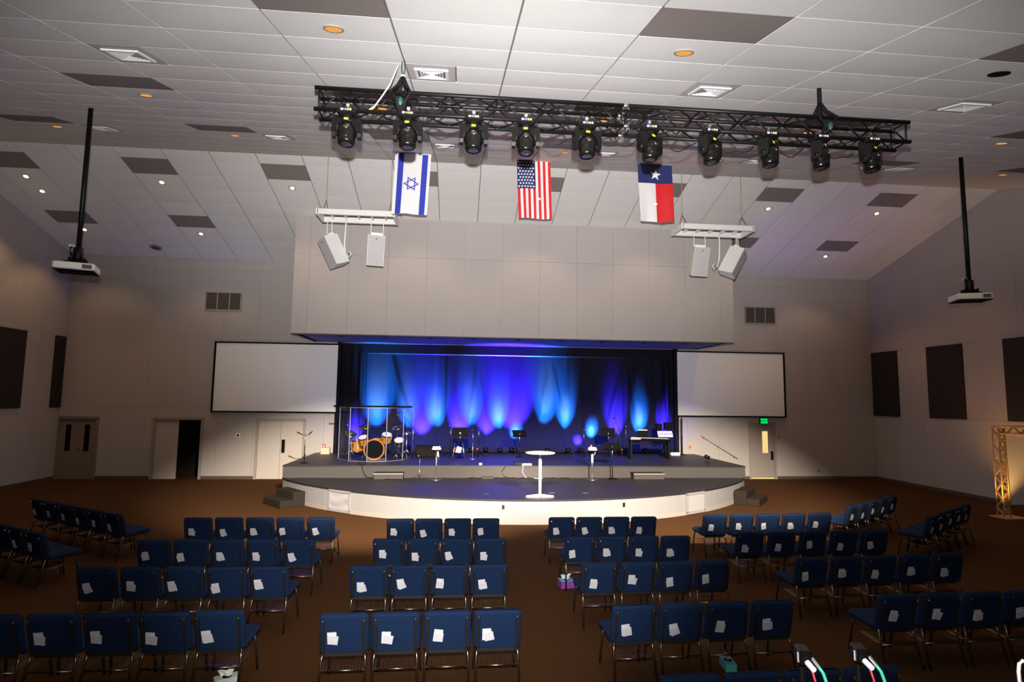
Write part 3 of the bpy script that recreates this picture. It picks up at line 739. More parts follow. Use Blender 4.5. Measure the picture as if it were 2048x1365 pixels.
plate('wall_socket', 'orange wall socket plate beside the black pole stand', 'socket', (6.78, D, 1.19), 0, .09, .13, 'orange', 'red')
plate('thermostat', 'small pale wall control right of the lit door', 'thermostat', (10.30, D, 1.58), 0, .12, .12, 'doortrim', 'bronze')
plate('wall_socket', 'pale wall socket low on the right back wall', 'socket', (11.86, D, .32), 0, .09, .13, 'doortrim', 'base')
plate('wall_socket', 'pale wall socket low on the right wall behind the gold-lit frame', 'socket', (XR, 16.2, .42), -PI/2, .16, .20, 'doortrim', 'base')
t = thing('handrail', 'thin sloping handrail on the wall right of the stage', 'handrail', (7.191, 21.34, 1.62))
MB().cyl((0, 0, 0), (1.41, 0, -.85), .010, n=10).build('rail', 'doortrim', t, True)
for k in (.08, .49, .92): MB().cyl((1.41*k, 0, -.85*k), (1.41*k, .08, -.85*k-.03), .008, .022, n=8).build('bracket', 'bronze', t)

# ================================================================ CHAIRS
LEAN = .24
def make_chair():
    t = thing('padded_chair', 'x', 'chair')
    R = Matrix.Rotation(LEAN, 3, 'X')
    bk = MB().box((0, -.215, .60), (.475, .075, .40), R, .022).build('backrest', 'fabric', t)
    MB().box((0, -.215+R.col[1].y*-.041, .60+R.col[1].z*-.041-.01), (.36, .012, .35), R, .004).build('back_panel', 'fabric', bk)
    q = R @ Vector((0, -.049, -.115)); MB().box((0, -.215+q.y, .60+q.z), (.36, .006, .12), R).build('pocket', 'fabric', bk)
    st = MB(); st.box((0, .055, .425), (.47, .46, .078), Matrix.Rotation(.04, 3, 'X'), .028); st.build('seat', 'fabric', t)
    for s in (-1, 1):
        a = R @ Vector((s*.195, -.050, .165)); b = R @ Vector((s*.195, -.050, -.20))
        up = MB().box((a+b)/2+Vector((0, -.215, .60)), (.026, .022, .37), R, .004).build('upright', 'frame', t)
        c = R @ Vector((s*.195, -.064, .15)); MB().lathe([(.011, -.004), (.011, .003), (.004, .006)], 8, c+Vector((0, -.215, .60)), Matrix.Rotation(PI/2+LEAN, 3, 'X')).build('bolt', 'chrome', up)
        MB().tube([(s*.20, -.195, .42), (s*.212, -.215, .34), (s*.225, -.315, 0)], .013, 7).build('leg', 'bronze', t, True)
        MB().tube([(s*.20, .20, .39), (s*.21, .22, .30), (s*.225, .27, 0)], .013, 7).build('leg', 'frame', t, True)
    MB().cyl((-.215, -.242, .25), (.215, -.242, .25), .009, n=7).build('stretcher', 'bronze', t, True)
    MB().box((0, -.17, .385), (.40, .03, .06), None, .006).build('apron', 'frame', t)
    rk = MB()
    for k in range(13):
        x = -.19+k*.38/12; rk.tube([(x, -.235, .26), (x, -.14, .245), (x, .12, .27)], .0032, 4)
    rk.cyl((-.20, .12, .27), (.20, .12, .27), .004, n=5); rk.build('book_rack', 'bronze', t)
    return t
chair0 = make_chair(); kids(chair0); first = [True]
def card_mesh(i):
    mb = MB(); rr = random.Random(i*13+5)
    a = rr.uniform(-.16, .16)
    mb.box((0, 0, .0), (.088, .004, .125), Matrix.Rotation(a, 3, 'Y'))
    mb.box((.008+rr.uniform(-.015, .02), -.006, -.018), (.095, .004, .095), Matrix.Rotation(a+rr.uniform(-.25, .25), 3, 'Y') @ Matrix.Rotation(.08, 3, 'X'))
    return mb.mesh('pocket_card', 'card')
CARDS = [card_mesh(i) for i in range(7)]
nch = [0]
def put_chair(x, y, rz, lab, clab, group, card=True):
    c = chair0 if first[0] else dup(chair0); first[0] = False
    c.location = (x, y, 0); c.rotation_euler = (0, 0, rz); c['label'] = lab; c['group'] = group
    nch[0] += 1; rr = random.Random(nch[0]*31)
    if card:
        k = rr.randrange(7); z = .555+rr.uniform(-.02, .03); lx = -.105+rr.uniform(-.02, .02)
        ly = -.215-(z-.60)*math.tan(LEAN)-.073
        o = link('pocket_card', CARDS[k], None, Matrix.Rotation(rz, 3, 'Z') @ Vector((lx, ly, z)) + Vector((x, y, 0)))
        o.rotation_euler = (Matrix.Rotation(rz, 3, 'Z') @ Matrix.Rotation(LEAN, 3, 'X')).to_euler()
        tag(o, clab, 'card', 'white cards in chair back pockets')
ROWN = ['front', 'second', 'third', 'fourth', 'fifth']
blocks = [
 ('left block', [(-6.40, .523, 5, 10.78, -.02), (-6.35, .523, 5, 9.20, -.025), (-6.33, .521, 5, 7.81, -.03), (-6.32, .517, 5, 6.215, 0)]),
 ('centre block', [(-2.91, .503, 4, 10.58, -.01), (-2.93, .508, 4, 9.12, -.03), (-3.02, .507, 4, 7.705, 0), (-3.02, .508, 4, 6.07, .015)]),
 ('right-centre block', [(-.035, .51, 4, 10.62, .01), (-.01, .512, 4, 9.14, 0), (-.06, .52, 4, 7.69, .03), (-.07, .515, 4, 6.15, .03), (-.10, .515, 4, 4.60, .03)]),
 ('right block', [(2.92, .535, 5, 10.79, .045), (2.86, .555, 5, 9.35, .03), (2.95, .53, 5, 7.83, .05), (3.00, .53, 5, 6.31, .03)])]
for bn, rows in blocks:
    for ri, (xs, pitch, n, yt, dy) in enumerate(rows):
        for i in range(n):
            x = xs+i*pitch; y = yt+dy*(x-xs)+.27
            put_chair(x, y, math.atan(dy)+random.uniform(-.012, .012), 'blue padded chair, %s in the %s row of the %s' % (nth(i, n), ROWN[ri], bn),
                      'white cards on the chair %s in the %s row, %s' % (nth(i, n), ROWN[ri], bn), 'blue chairs of the '+bn)
for bn, ex, ey, dx, dyy, rz, n, row in (('angled far-left block', -10.28, 12.69, .836, -.549, -.581, 6, 0), ('angled far-left block', -10.15, 10.93, .836, -.549, -.581, 5, 1),
                                        ('angled far-right block', 8.10, 12.83, -.836, -.549, .581, 5, 0), ('angled far-right block', 8.90, 11.71, -.836, -.549, .581, 5, 1)):
    nx, ny = -math.sin(rz), math.cos(rz)
    for i in range(n):
        x, y = ex+dx*.53*i*1.02+nx*.27, ey+dyy*.53*i*1.02+ny*.27
        w_ = nth(i, n) if dx > 0 else nth(n-1-i, n)
        put_chair(x, y, rz, 'blue padded chair, %s in the %s row of the %s' % (w_, ROWN[row], bn), 'white cards on the chair %s in the %s row, %s' % (w_, ROWN[row], bn), 'blue chairs of the '+bn, True)
# tissue boxes and papers
def tissue_box(lab, loc, rz, m, top, sz=(.23, .12, .085)):
    t = thing('tissue_box', lab, 'tissue box', loc, rz)
    MB().box((0, 0, sz[2]/2), sz, bev=.004).build('carton', m, t); MB().box((0, 0, sz[2]), (sz[0]*.98, sz[1]*.98, .003)).build('top_print', top, t)
    MB().lathe([(.05, 0), (.035, .002), (.01, .004)], 12, (0, 0, sz[2]+.001)).build('slot', 'blackmatte', t)
    def fn(u, v): return ((u-.5)*.09*(1+v), .02*math.sin(u*6+v*3), sz[2]+v*.075+.012*math.sin(u*9))
    MB().grid(fn, 8, 5).build('tissue', 'tissue', t, True)
tissue_box('pale floral tissue box on the floor behind the left block', (-4.22, 6.42, 0), .5, 'paleteal', 'paleteal')
tissue_box('teal tissue box on the floor under the right-centre block', (1.08, 6.46, 0), 1.45, 'teal', 'skyblue')
tissue_box('purple and blue tissue box on the aisle floor by the right-centre block', (-.20, 9.30, 0), .15, 'purple', 'skyblue', (.22, .20, .11))
t = thing('paper_folder', 'tan paper folder lying on a left block chair seat', 'paper', (-4.36, 9.50, .471), .3)
MB().box((0, 0, .002), (.20, .16, .004)).build('cover', 'manila', t); MB().box((.02, .06, .02), (.16, .004, .03), Matrix.Rotation(.5, 3, 'X')).build('flap', 'manila', t)

# ================================================================ GOLD-LIT FRAME AT THE RIGHT
t = thing('gold_lit_truss_frame', 'gold-lit truss gateway holding a pale banner near the right wall', 'frame', (12.24, 14.2, 0))
cw = .09
MB().box((.14, 0, .012), (.66, .5, .024)).build('base_plate', 'gold', t); MB().box((1.95, 0, .012), (.5, .5, .024)).build('base_plate', 'gold', t)
for cx in (0, 1.95):
    for sx in (-1, 1):
        for sy in (-1, 1): MB().cyl((cx+sx*cw, sy*cw, .02), (cx+sx*cw, sy*cw, 2.34), .017, n=8).build('upright', 'gold', t, True)
    for k in range(11):
        z0, z1 = .08+k*.20, .28+k*.20; s = 1 if k % 2 else -1
        for sy in (-1, 1): MB().box((cx, sy*cw, (z0+z1)/2), (.014, .004, math.hypot(2*cw, .2)), Matrix.Rotation(s*math.atan2(2*cw, .2), 3, 'Y') ).build('lacing', 'gold', t)
        for sx in (-1, 1): MB().box((cx+sx*cw, 0, (z0+z1)/2), (.035, .035, math.hypot(2*cw, .2)), Matrix.Rotation(s*math.atan2(2*cw, .2), 3, 'X')).build('lacing', 'gold', t)
        MB().box((cx, -cw, (z0+z1)/2), (.05, .01, math.hypot(2*cw, .2)), Matrix.Rotation(-s*math.atan2(2*cw, .2), 3, 'Y')).build('lacing', 'gold', t)
for dz in (2.17, 2.35):
    for sy in (-1, 1): MB().cyl((-.16 if dz > 2.2 else -.05, sy*cw, dz), (2.1, sy*cw, dz), .017, n=8).build('cross_beam', 'gold', t, True)
MB().box((.97, 0, 2.365), (2.26, .26, .012)).build('top_plate', 'gold', t)
for k in range(10):
    x0, x1 = -.05+k*.2, .15+k*.2; s = 1 if k % 2 else -1
    MB().box(((x0+x1)/2, -cw, 2.26), (.05, .01, .26), Matrix.Rotation(s*.8, 3, 'Y')).build('lacing', 'gold', t)
def fnb(u, v): return (.22+u*1.6, .02*math.sin(u*7), .33+v*1.75)
MB().grid(fnb, 12, 8).build('banner', 'screen', t, True)
spot('frame_uplight', (13.0, 15.0, .25), (14.2, 15.6, 3.2), 150, (1.0, .45, .12), 110, 1.0, .08)
spot('frame_uplight', (11.75, 13.55, .12), (12.22, 14.2, 1.3), 110, (1.0, .52, .16), 70, .8, .05)

# ================================================================ BOOTH CONNECTORS IN THE FOREGROUND
for i, x in enumerate((-1.035, -.88)):
    t = thing('cable_adapter', 'small black adapter with red and green cables, %s of two at the bottom edge' % ('left' if i == 0 else 'right'), 'adapter', (x, 1.5, 2.262), -.25)
    MB().box((0, 0, .012), (.030, .05, .036), bev=.003).build('body', 'blackplastic', t)
    MB().box((-.0162, -.012, .010), (.001, .006, .024)).build('label_strip', 'whitest', t)
    MB().cyl((.002, -.026, .004), (.010, -.05, -.004), .007, n=10).build('plug', 'whitest', t); MB().cyl((.016, -.018, .012), (.028, -.03, -.004), .006, n=10).build('plug', 'steel', t)
    MB().tube([(.006, -.04, .0), (.012, -.05, -.03), (.018, -.05, -.09), (.02, -.05, -.2)], .0028, 6).build('red_cable', 'redcable', t, True)
    MB().tube([(.022, -.026, .004), (.036, -.035, -.015), (.046, -.04, -.05), (.056, -.04, -.12), (.06, -.04, -.2)], .0042, 6).build('green_cable', 'greencable', t, True)
    MB().cyl((0, .01, -2.262), (0, .01, .0), .008, n=8).build('post', 'black', t); MB().cyl((0, .01, -2.262), (0, .01, -2.25), .06, n=16).build('foot', 'black', t)
t = thing('white_hook', 'white curved hook at the right bottom corner', 'hook', (-.416, 1.5, 2.235))
MB().tube([(-.012, 0, -.08), (-.014, 0, -.02), (-.010, 0, .0), (0, 0, .008), (.012, 0, .0), (.016, 0, -.03)], .0045, 7).build('curve', 'white', t, True)
MB().cyl((-.012, 0, -2.235), (-.012, 0, -.07), .006, n=8).build('post', 'black', t); MB().cyl((-.012, 0, -2.235), (-.012, 0, -2.22), .08, n=16).build('foot', 'black', t)

# ================================================================ STAGE CURTAIN
CURY = 21.72
rc_ = random.Random(3)
folds = [(rc_.uniform(-6.2, 6.2), rc_.uniform(.08, .22), rc_.uniform(.02, .07), rc_.uniform(-.05, .05)) for _ in range(17)]
fans = [(-4.42, [(-.15, .03), (.42, .07), (.62, .05), (.85, .08), (1.05, .06)]), (4.35, [(-.9, .07), (-.55, .06), (-.2, .05), (.25, .06), (.55, .06)]), (-1.2, [(-.5, .04), (.35, .05)]), (1.5, [(-.6, .04), (.3, .04), (.7, .05)]), (5.75, [(-.45, .06), (0, .06), (.3, .05)])]
def cur(u, v):
    x = -6.18+12.36*u; z = U+.005+v*(4.56-U); t_ = 1-v
    y = CURY+.028*math.sin(x*4.1+.5*z)+.012*math.sin(x*11.3+1.2+.3*z)+.004*math.sin(x*27+z*.8)
    for (fx, wd, am, sl) in folds:
        d = (x-fx-sl*t_)/wd
        if abs(d) < 3: y -= am*math.exp(-d*d)*(.35+.65*v if am > .045 else 1)
    for (hx, arr) in fans:
        for (dx, am) in arr:
            d = (x-hx-dx*t_*1.0)/(.05+.05*t_)
            if abs(d) < 3: y -= am*math.exp(-d*d)*min(1, t_*3)
    return (x, y, z)
t = thing('stage_curtain', 'wide draped backdrop curtain lit blue and violet behind the band', 'curtain', (0, 0, 0))
mb = MB().grid(cur, 420, 26); mb.f = [tuple(reversed(q)) for q in mb.f]
c_ = mb.build('drape', 'curtain', t, True)
MB().cyl((-6.18, CURY-.09, 4.53), (6.18, CURY-.09, 4.53), .022, n=10).build('top_pipe', 'steel', t, True)
tag(MB().box((0, 21.52, 4.70), (12.36, .04, .33)).build('valance', 'blackfab'), 'black valance strip above the blue curtain', 'valance')
def leg(u, v, x0, x1): x = x0+(x1-x0)*u; return (x, 21.50+.035*math.sin(x*22)+.02*math.sin(x*47), U+.005+v*3.6)
for x0, x1, lb in ((-6.18, -5.30, 'black side curtain at the left edge of the stage opening'), (5.98, 6.19, 'narrow black side curtain at the right edge of the stage opening')):
    tag(MB().grid(lambda u, v: leg(u, v, x0, x1), 60, 2).build('side_curtain', 'blackfab', None, True), lb, 'curtain')
# uplights: x on the floor, aim x, aim height, colour, power, cone
CY_, VI_ = (.01, .20, 1.0), (.040, .016, 1.0)
pars = [(-5.63, -5.60, 1.9, VI_, 30, 34), (-4.90, -4.90, 2.7, CY_, 95, 40), (-3.72, -3.80, 2.7, CY_, 60, 34), (-3.30, -3.25, 2.2, VI_, 55, 40), (-2.76, -2.76, 2.45, CY_, 75, 34),
        (-1.90, -1.87, 2.1, VI_, 70, 34), (-1.45, -1.47, 2.6, CY_, 65, 32), (-.94, -.86, 2.2, VI_, 55, 36), (-.42, -.45, 2.3, CY_, 80, 30), (.0, .17, 1.66, CY_, 40, 30), (.12, .06, 3.0, VI_, 95, 44),
        (1.30, 1.33, 2.95, CY_, 95, 34), (2.06, 2.06, 2.45, CY_, 95, 30), (2.52, 2.54, 1.40, VI_, 14, 26), (3.05, 3.07, 1.72, CY_, 45, 32), (3.95, 3.98, 2.2, VI_, 40, 30), (4.93, 4.91, 2.15, CY_, 70, 32), (5.80, 5.86, 2.1, VI_, 34, 24)]
kp = None
for i, (x, ax, az, colr, pw, cone) in enumerate(pars):
    y = 21.08; d = Vector((ax-x, CURY-.05-y, az-(U+.17))).normalized(); R = d.to_track_quat('Z', 'Y').to_matrix()
    t = thing('led_par', 'small black uplight at the curtain foot, %s' % (nth(i, len(pars))), 'uplight', (x, y, U), 0, 'uplights along the curtain foot')
    MB().lathe([(.07, -.07), (.085, -.05), (.09, .05), (.078, .055)], 14, (0, 0, .16), R).build('can', 'black', t, True)
    MB().lathe([(.076, .05), (.05, .052), (.01, .052)], 14, (0, 0, .16), R).build('lens', 'ledblue' if colr is CY_ else 'ledviolet', t)
    for s in (-1, 1): MB().tube([(s*.10, 0, .17), (s*.10, 0, .03), (s*.07, 0, .01)], .008, 5).build('bracket', 'black', t)
    MB().box((0, 0, .008), (.16, .10, .012)).build('foot', 'black', t)
    spot('uplight_beam', Vector((x, y, U+.16))+d*.07, Vector((x, y, U+.16))+d*2, pw*(200 if colr is CY_ else 450), colr, cone*(1.12 if colr is CY_ else 1.4), 1.0, .03)
    spot('uplight_beam', Vector((x, y, U+.16))+d*.07, (x, CURY, U+1.0), 70, (.015, .05, 1.0), 165, .6, .03)  # added wide blue fill for the lower curtain and floor
    if colr is CY_: spot('uplight_beam', Vector((x, y, U+.16))+d*.07, Vector((x, y, U+.16))+d*2, pw*48, (.40, .72, 1.0), cone*.62, 1.0, .03)  # added pale inner beam that whitens the blob cores

t = thing('led_par', 'added violet uplight at the right side of the stage, tinting the ceiling', 'uplight', (6.25, 18.7, U), 0, 'uplights along the curtain foot')
d = (Vector((9.6, 18.3, 8.3))-Vector((6.25, 18.7, U+.16))).normalized(); R = d.to_track_quat('Z', 'Y').to_matrix()
MB().lathe([(.07, -.07), (.085, -.05), (.09, .05), (.078, .055)], 14, (0, 0, .16), R).build('can', 'black', t, True)
MB().lathe([(.076, .05), (.05, .052), (.01, .052)], 14, (0, 0, .16), R).build('lens', 'ledviolet', t); MB().box((0, 0, .008), (.16, .10, .012)).build('foot', 'black', t)
spot('uplight_beam', Vector((6.25, 18.7, U+.16))+d*.07, (9.6, 18.3, 8.3), 240, (.42, .16, 1.0), 46, 1.0, .03)  # unseen lamp, added to tint the far ceiling purple

# ================================================================ BAND GEAR
def mic_stand(lab, loc, hgt, base='round', boom=None, rz=0.0, two=False, m='black'):
    t = thing('microphone_stand', lab, 'mic stand', loc, rz)
    if base == 'round': MB().lathe([(.13, 0), (.13, .012), (.03, .03), (.012, .04)], 20).build('base', m, t, True)
    else:
        for k in range(3):
            a = k*2*PI/3+.4; MB().cyl((0, 0, .16), (.30*math.cos(a), .30*math.sin(a), .008), .009, n=6).build('leg', m, t)
    MB().cyl((0, 0, .02), (0, 0, hgt*.62), .013, n=8).build('lower_tube', m, t, True); MB().cyl((0, 0, hgt*.6), (0, 0, hgt), .008, n=8).build('upper_tube', 'steel' if m == 'black' else m, t, True)
    def mic(p, d):
        d = Vector(d).normalized(); p = Vector(p); mm = MB(); mm.cyl(p, p+d*.14, .011, .017, n=8).build('microphone', 'black', t, True)
        MB().lathe([(.008, -.028), (.024, -.012), (.026, .008), (.012, .026)], 10, p+d*.16, d.to_track_quat('Z', 'Y').to_matrix()).build('mic_head', 'steel', t, True)
    if two:
        MB().cyl((-.11, 0, hgt), (.11, 0, hgt), .008, n=6).build('stereo_bar', m, t); mic((-.10, 0, hgt), (-.7, -.3, .45)); mic((.10, 0, hgt), (.5, -.3, .5))
    elif boom:
        q = Vector(boom); MB().cyl(Vector((0, 0, hgt))-q*.35, Vector((0, 0, hgt))+q, .007, n=6).build('boom', m, t, True); MB().lathe([(.02, -.02), (.024, 0), (.02, .02)], 8, (0, 0, hgt)).build('clutch', m, t)
        mic(Vector((0, 0, hgt))+q, (q.x*.2-.12, -.2, -.4))
    else: mic((0, 0, hgt), (-.15, -.75, .35))
    return t
mic_stand('black stand with two microphones at the far left corner of the stage', (-6.50, 18.1, U), .84, two=True)
mic_stand('thin microphone stand with pale round base right of the chrome stool', (-1.44, 19.35, U), .88, m='steel')
mic_stand('slim black microphone stand behind the bright uplights, right of the stool', (-1.23, 19.95, U), .98, base='tri')
mic_stand('black microphone stand left of the stage stool', (-2.18, 20.2, U), .98, base='tri')
mic_stand('black microphone stand near the right-centre cyan glow', (2.48, 20.3, U), .86, base='tri')
mic_stand('black boom microphone stand beside the tall music stand', (3.75, 20.4, U), .98, base='tri', boom=(-.15, 0, .42))
mic_stand('black microphone stand left of the keyboard', (4.16, 20.9, U), .98, base='round')
mic_stand('overhead boom microphone stand behind the right drum shield panels', (-3.42, 19.75, U), .98, base='tri', boom=(-.44, -.1, .56))
mic_stand('dark microphone stand inside the left drum shield panels', (-5.42, 19.2, U), 1.02, base='tri')
mic_stand('short tripod stand with coiled cable on the lower stage', (-3.01, 17.08, LO), .62, base='tri', m='steel')
def music_stand(lab, loc, hgt, rz=0.0, tilt=.35, w_=.52, h_=.30):
    t = thing('music_stand', lab, 'music stand', loc, rz)
    MB().lathe([(.16, 0), (.15, .015), (.04, .04), (.014, .06)], 18).build('base', 'black', t, True)
    MB().cyl((0, 0, .03), (0, 0, hgt*.6), .015, n=8).build('tube', 'black', t, True); MB().cyl((0, 0, hgt*.58), (0, 0, hgt), .010, n=8).build('inner_tube', 'steel', t, True)
    R = Matrix.Rotation(tilt, 3, 'X')
    MB().box((0, .02, hgt+.02), (w_, .008, h_), R).build('desk', 'blackmatte', t)
    q = R @ Vector((0, .03, -h_/2)); MB().box((0, .02+q.y, hgt+.02+q.z), (w_, .07, .008), R).build('ledge', 'blackmatte', t)
    MB().lathe([(.022, -.01), (.022, .01)], 10, (0, -.015, hgt-.02), Matrix.Rotation(PI/2, 3, 'X')).build('knob', 'steel', t)
music_stand('black music stand behind the chrome stool', (-1.86, 19.8, U), .84, 0, -.2)
music_stand('black music stand tilted before the small bright glow', (.17, 20.0, U), .80, .25, -.7, .50, .24)
music_stand('tall black music stand left of the boom microphone', (3.38, 20.4, U), .83, .08, -.25)
music_stand('lower black music stand standing on the lower stage', (2.67, 17.22, LO), .96, 0, -.9, .53, .26)
# stool
t = thing('bar_stool', 'black topped stool with chrome legs in front of a music stand', 'stool', (-1.90, 18.95, U))
MB().lathe([(.17, 0), (.19, .02), (.19, .06), (.15, .085)], 20, (0, 0, .60)).build('seat', 'blackmatte', t, True)
for sx in (-1, 1):
    for sy in (-1, 1): MB().cyl((sx*.12, sy*.12, .60), (sx*.19, sy*.17, 0), .014, n=8).build('leg', 'chrome', t, True)
MB().lathe([(.185, -.008), (.20, 0), (.185, .008)], 20, (0, 0, .26)).build('foot_ring', 'chrome', t, True)
MB().box((0, -.08, .34), (.16, .02, .20), Matrix.Rotation(.3, 3, 'Y')).build('sheet', 'tissue', t)
# small pedestal tables on the lower stage
for x, y, lab in ((-2.54, 17.1, 'small round pedestal with stacked white items, left on the lower stage'), (2.03, 17.1, 'small round pedestal with white items, right on the lower stage')):
    t = thing('pedestal', lab, 'pedestal', (x, y, LO))
    MB().lathe([(.17, 0), (.16, .012), (.04, .035), (.02, .06)], 20).build('base', 'steel', t, True); MB().cyl((0, 0, .04), (0, 0, .84), .018, n=10).build('post', 'steel', t, True)
    MB().lathe([(.12, .82), (.135, .835), (.135, .85)], 20).build('top', 'blackmatte', t, True)
    MB().box((0, -.02, .88), (.26, .16, .05), Matrix.Rotation(.05, 3, 'Z'), .012).build('white_case', 'white', t); MB().box((0, 0, .93), (.22, .14, .035), bev=.01).build('small_case', 'tissue', t)
    if x > 0:
        MB().box((.08, -.02, .80), (.02, .10, .16), Matrix.Rotation(.4, 3, 'Y')).build('flap', 'doortrim', t); MB().lathe([(.03, 0), (.05, .03), (.03, .07)], 10, (-.03, 0, .95)).build('bulb', 'steel', t, True)
        MB().cyl((0, -.02, .50), (0, -.02, .74), .032, n=8).build('wrapped_towel', 'tissue', t)
# white round table
t = thing('round_table', 'white round pedestal table standing on the lower stage front', 'table', (.06, 14.12, LO))
MB().lathe([(.33, 0), (.355, .012), (.355, .03), (.33, .035)], 40, (0, 0, 1.03)).build('table_top', 'white', t, False)
MB().cyl((0, 0, .9), (0, 0, 1.035), .018, n=12).build('inner_post', 'steel', t, True); MB().cyl((0, 0, .04), (0, 0, .92), .036, n=16).build('column', 'white', t, True)
for a in (0.0, PI): 
    R = Matrix.Rotation(a, 3, 'Z'); p = [R @ Vector(v) for v in ((0, -.05, 0), (.32, -.035, 0), (.34, 0, 0), (.32, .035, 0), (0, .05, 0))]
    mb = MB(); mb.v = [(v.x, v.y, .0) for v in p]+[(v.x, v.y, .035 if i in (1, 2, 3) else .07) for i, v in enumerate(p)]
    mb.f = [(4,3,2,1,0), (5,6,7,8,9)]+[(k, (k+1) % 5, (k+1) % 5+5, k+5) for k in range(5)]; recalc(mb.build('foot', 'white', t))
MB().cyl((0, -.05, .05), (.02, -.11, .03), .012, n=8).build('pedal', 'doortrim', t)
# drum shield
pts = [(-5.76, 19.38), (-5.30, 18.66), (-4.71, 18.40), (-4.15, 18.52), (-3.68, 18.98), (-3.46, 20.1)]
t = thing('drum_shield', 'clear folding acrylic shield around the drum kit', 'drum shield', (-4.6, 19.0, U))
for i in range(5):
    a, b = Vector((*pts[i], 0)), Vector((*pts[i+1], 0)); mid = (a+b)/2-Vector((-4.6, 19.0, 0)); an = math.atan2((b-a).y, (b-a).x)
    MB().box((mid.x, mid.y, .83), ((b-a).length-.02, .008, 1.64), Matrix.Rotation(an, 3, 'Z')).build('shield_panel', 'acrylic', t)
    MB().box((mid.x, mid.y, 1.655), ((b-a).length-.02, .014, .014), Matrix.Rotation(an, 3, 'Z')).build('panel_edge', 'acrylicedge', t)
    MB().box((mid.x, mid.y, .01), ((b-a).length-.02, .014, .014), Matrix.Rotation(an, 3, 'Z')).build('panel_edge', 'acrylicedge', t)
for p in pts:
    MB().box((p[0]+4.6, p[1]-19.0, .83), (.022, .022, 1.66), Matrix.Rotation(.3, 3, 'Z')).build('hinge_strip', 'acrylicedge', t)
t = thing('black_pipe', 'long black pipe lying across the top of the drum shield', 'pipe', (-4.6, 18.6, U+1.695))
MB().cyl((-1.22, .05, .0), (1.2, .12, -.0), .028, n=10).build('pipe', 'blackmatte', t, True); MB().box((-.28, .06, .04), (.07, .06, .06)).build('clamp', 'black', t)
# drums
def RING(mb, r0, r1, z0, z1, n, R):
    vs = []; fs = []
    for k in range(n):
        c, s_ = math.cos(2*PI*k/n), math.sin(2*PI*k/n)
        vs += [R @ Vector((r1*c, r1*s_, z0)), R @ Vector((r1*c, r1*s_, z1)), R @ Vector((r0*c, r0*s_, z1)), R @ Vector((r0*c, r0*s_, z0))]
        a, b = 4*k, 4*((k+1) % n)
        for j in range(4): fs.append((a+j, b+j, b+(j+1) % 4, a+(j+1) % 4))
    return mb._add(vs, fs)
def drum(name, lab, loc, r, dep, R, shell='amber', head='drumhead', legs=None):
    t = thing(name, lab, 'drum', loc)
    MB().lathe([(r, -dep/2), (r, dep/2)], 28, (0, 0, 0), R).build('shell', shell, t, False)
    for s in (-1, 1):
        RING(MB(), r*.94, r*1.06, s*dep/2-.018, s*dep/2+.018, 28, R).build('hoop', 'amber' if name == 'bass_drum' else 'chrome', t)
        MB().lathe([(r*.93, s*(dep/2+.002)), (r*.5, s*(dep/2+.008)), (.01, s*(dep/2+.010))], 28, (0, 0, 0), R).build('head', head, t)
    for k in range(8):
        a = k*PI/4+.2; MB().box(R @ Vector((r*1.02*math.cos(a), r*1.02*math.sin(a), 0)), (.03, .03, dep*.5), R @ Matrix.Rotation(a, 3, 'Z')).build('lug', 'chrome', t)
    if legs:
        for p, q in legs: MB().cyl(p, q, .010, n=6).build('leg', 'chrome', t, True)
    return t
RX = Matrix.Rotation(PI/2, 3, 'X')
drum('bass_drum', 'amber bass drum with black front head behind the shield', (-4.58, 19.22, U+.33), .312, .45, RX, 'amber', 'blackmatte', [((-.28, -.1, -.1), (-.42, -.2, -.325)), ((.28, -.1, -.1), (.42, -.2, -.325))])
tl = Matrix.Rotation(.45, 3, 'X')
drum('rack_tom', 'amber tom drum mounted left above the bass drum', (-4.93, 19.12, U+.60), .155, .22, tl @ Matrix.Rotation(-.15, 3, 'Y'), legs=[((.05, .05, 0), (.30, .12, -.28))])
drum('rack_tom', 'amber tom drum mounted right above the bass drum', (-4.22, 19.12, U+.68), .165, .24, tl @ Matrix.Rotation(.15, 3, 'Y'), legs=[((-.05, .05, 0), (-.30, .12, -.36))])
drum('floor_tom', 'amber floor tom left of the bass drum', (-5.18, 19.45, U+.42), .19, .34, Matrix.Rotation(.12, 3, 'X'), legs=[((.19, 0, .1), (.20, 0, -.42)), ((-.1, .17, .1), (-.1, .17, -.42)), ((-.1, -.17, .1), (-.1, -.17, -.42))])
drum('snare_drum', 'chrome snare drum with pale head right of the bass drum', (-3.83, 19.3, U+.54), .165, .14, Matrix.Rotation(.55, 3, 'X'), 'chrome', legs=[((0, 0, -.08), (0, 0, -.30)), ((0, 0, -.28), (.18, -.1, -.53)), ((0, 0, -.28), (-.18, -.1, -.53)), ((0, 0, -.28), (0, .2, -.53))])
def cymbal(lab, loc, hgt, r, tx, ty, n=1):
    t = thing('cymbal_stand', lab, 'cymbal stand', loc)
    for k in range(3):
        a = k*2*PI/3+.7; MB().cyl((0, 0, .30), (.25*math.cos(a), .25*math.sin(a), .008), .009, n=6).build('leg', 'chrome', t, True)
    MB().cyl((0, 0, .05), (0, 0, hgt), .012, n=8).build('pole', 'chrome', t, True)
    R = Matrix.Rotation(tx, 3, 'X') @ Matrix.Rotation(ty, 3, 'Y')
    for k in range(n): MB().lathe([(r, -.012), (r*.6, 0), (r*.2, .008), (r*.14, .028), (.01, .034)], 28, (0, 0, hgt-.04*k), R).build('cymbal', 'brass', t, True)
    MB().cyl((0, 0, hgt), (0, 0, hgt+.06), .014, n=8).build('wing_nut', 'chrome', t)
cymbal('tilted crash cymbal on a chrome stand at the left of the drums', (-5.32, 19.05, U), .82, .20, .5, .35)
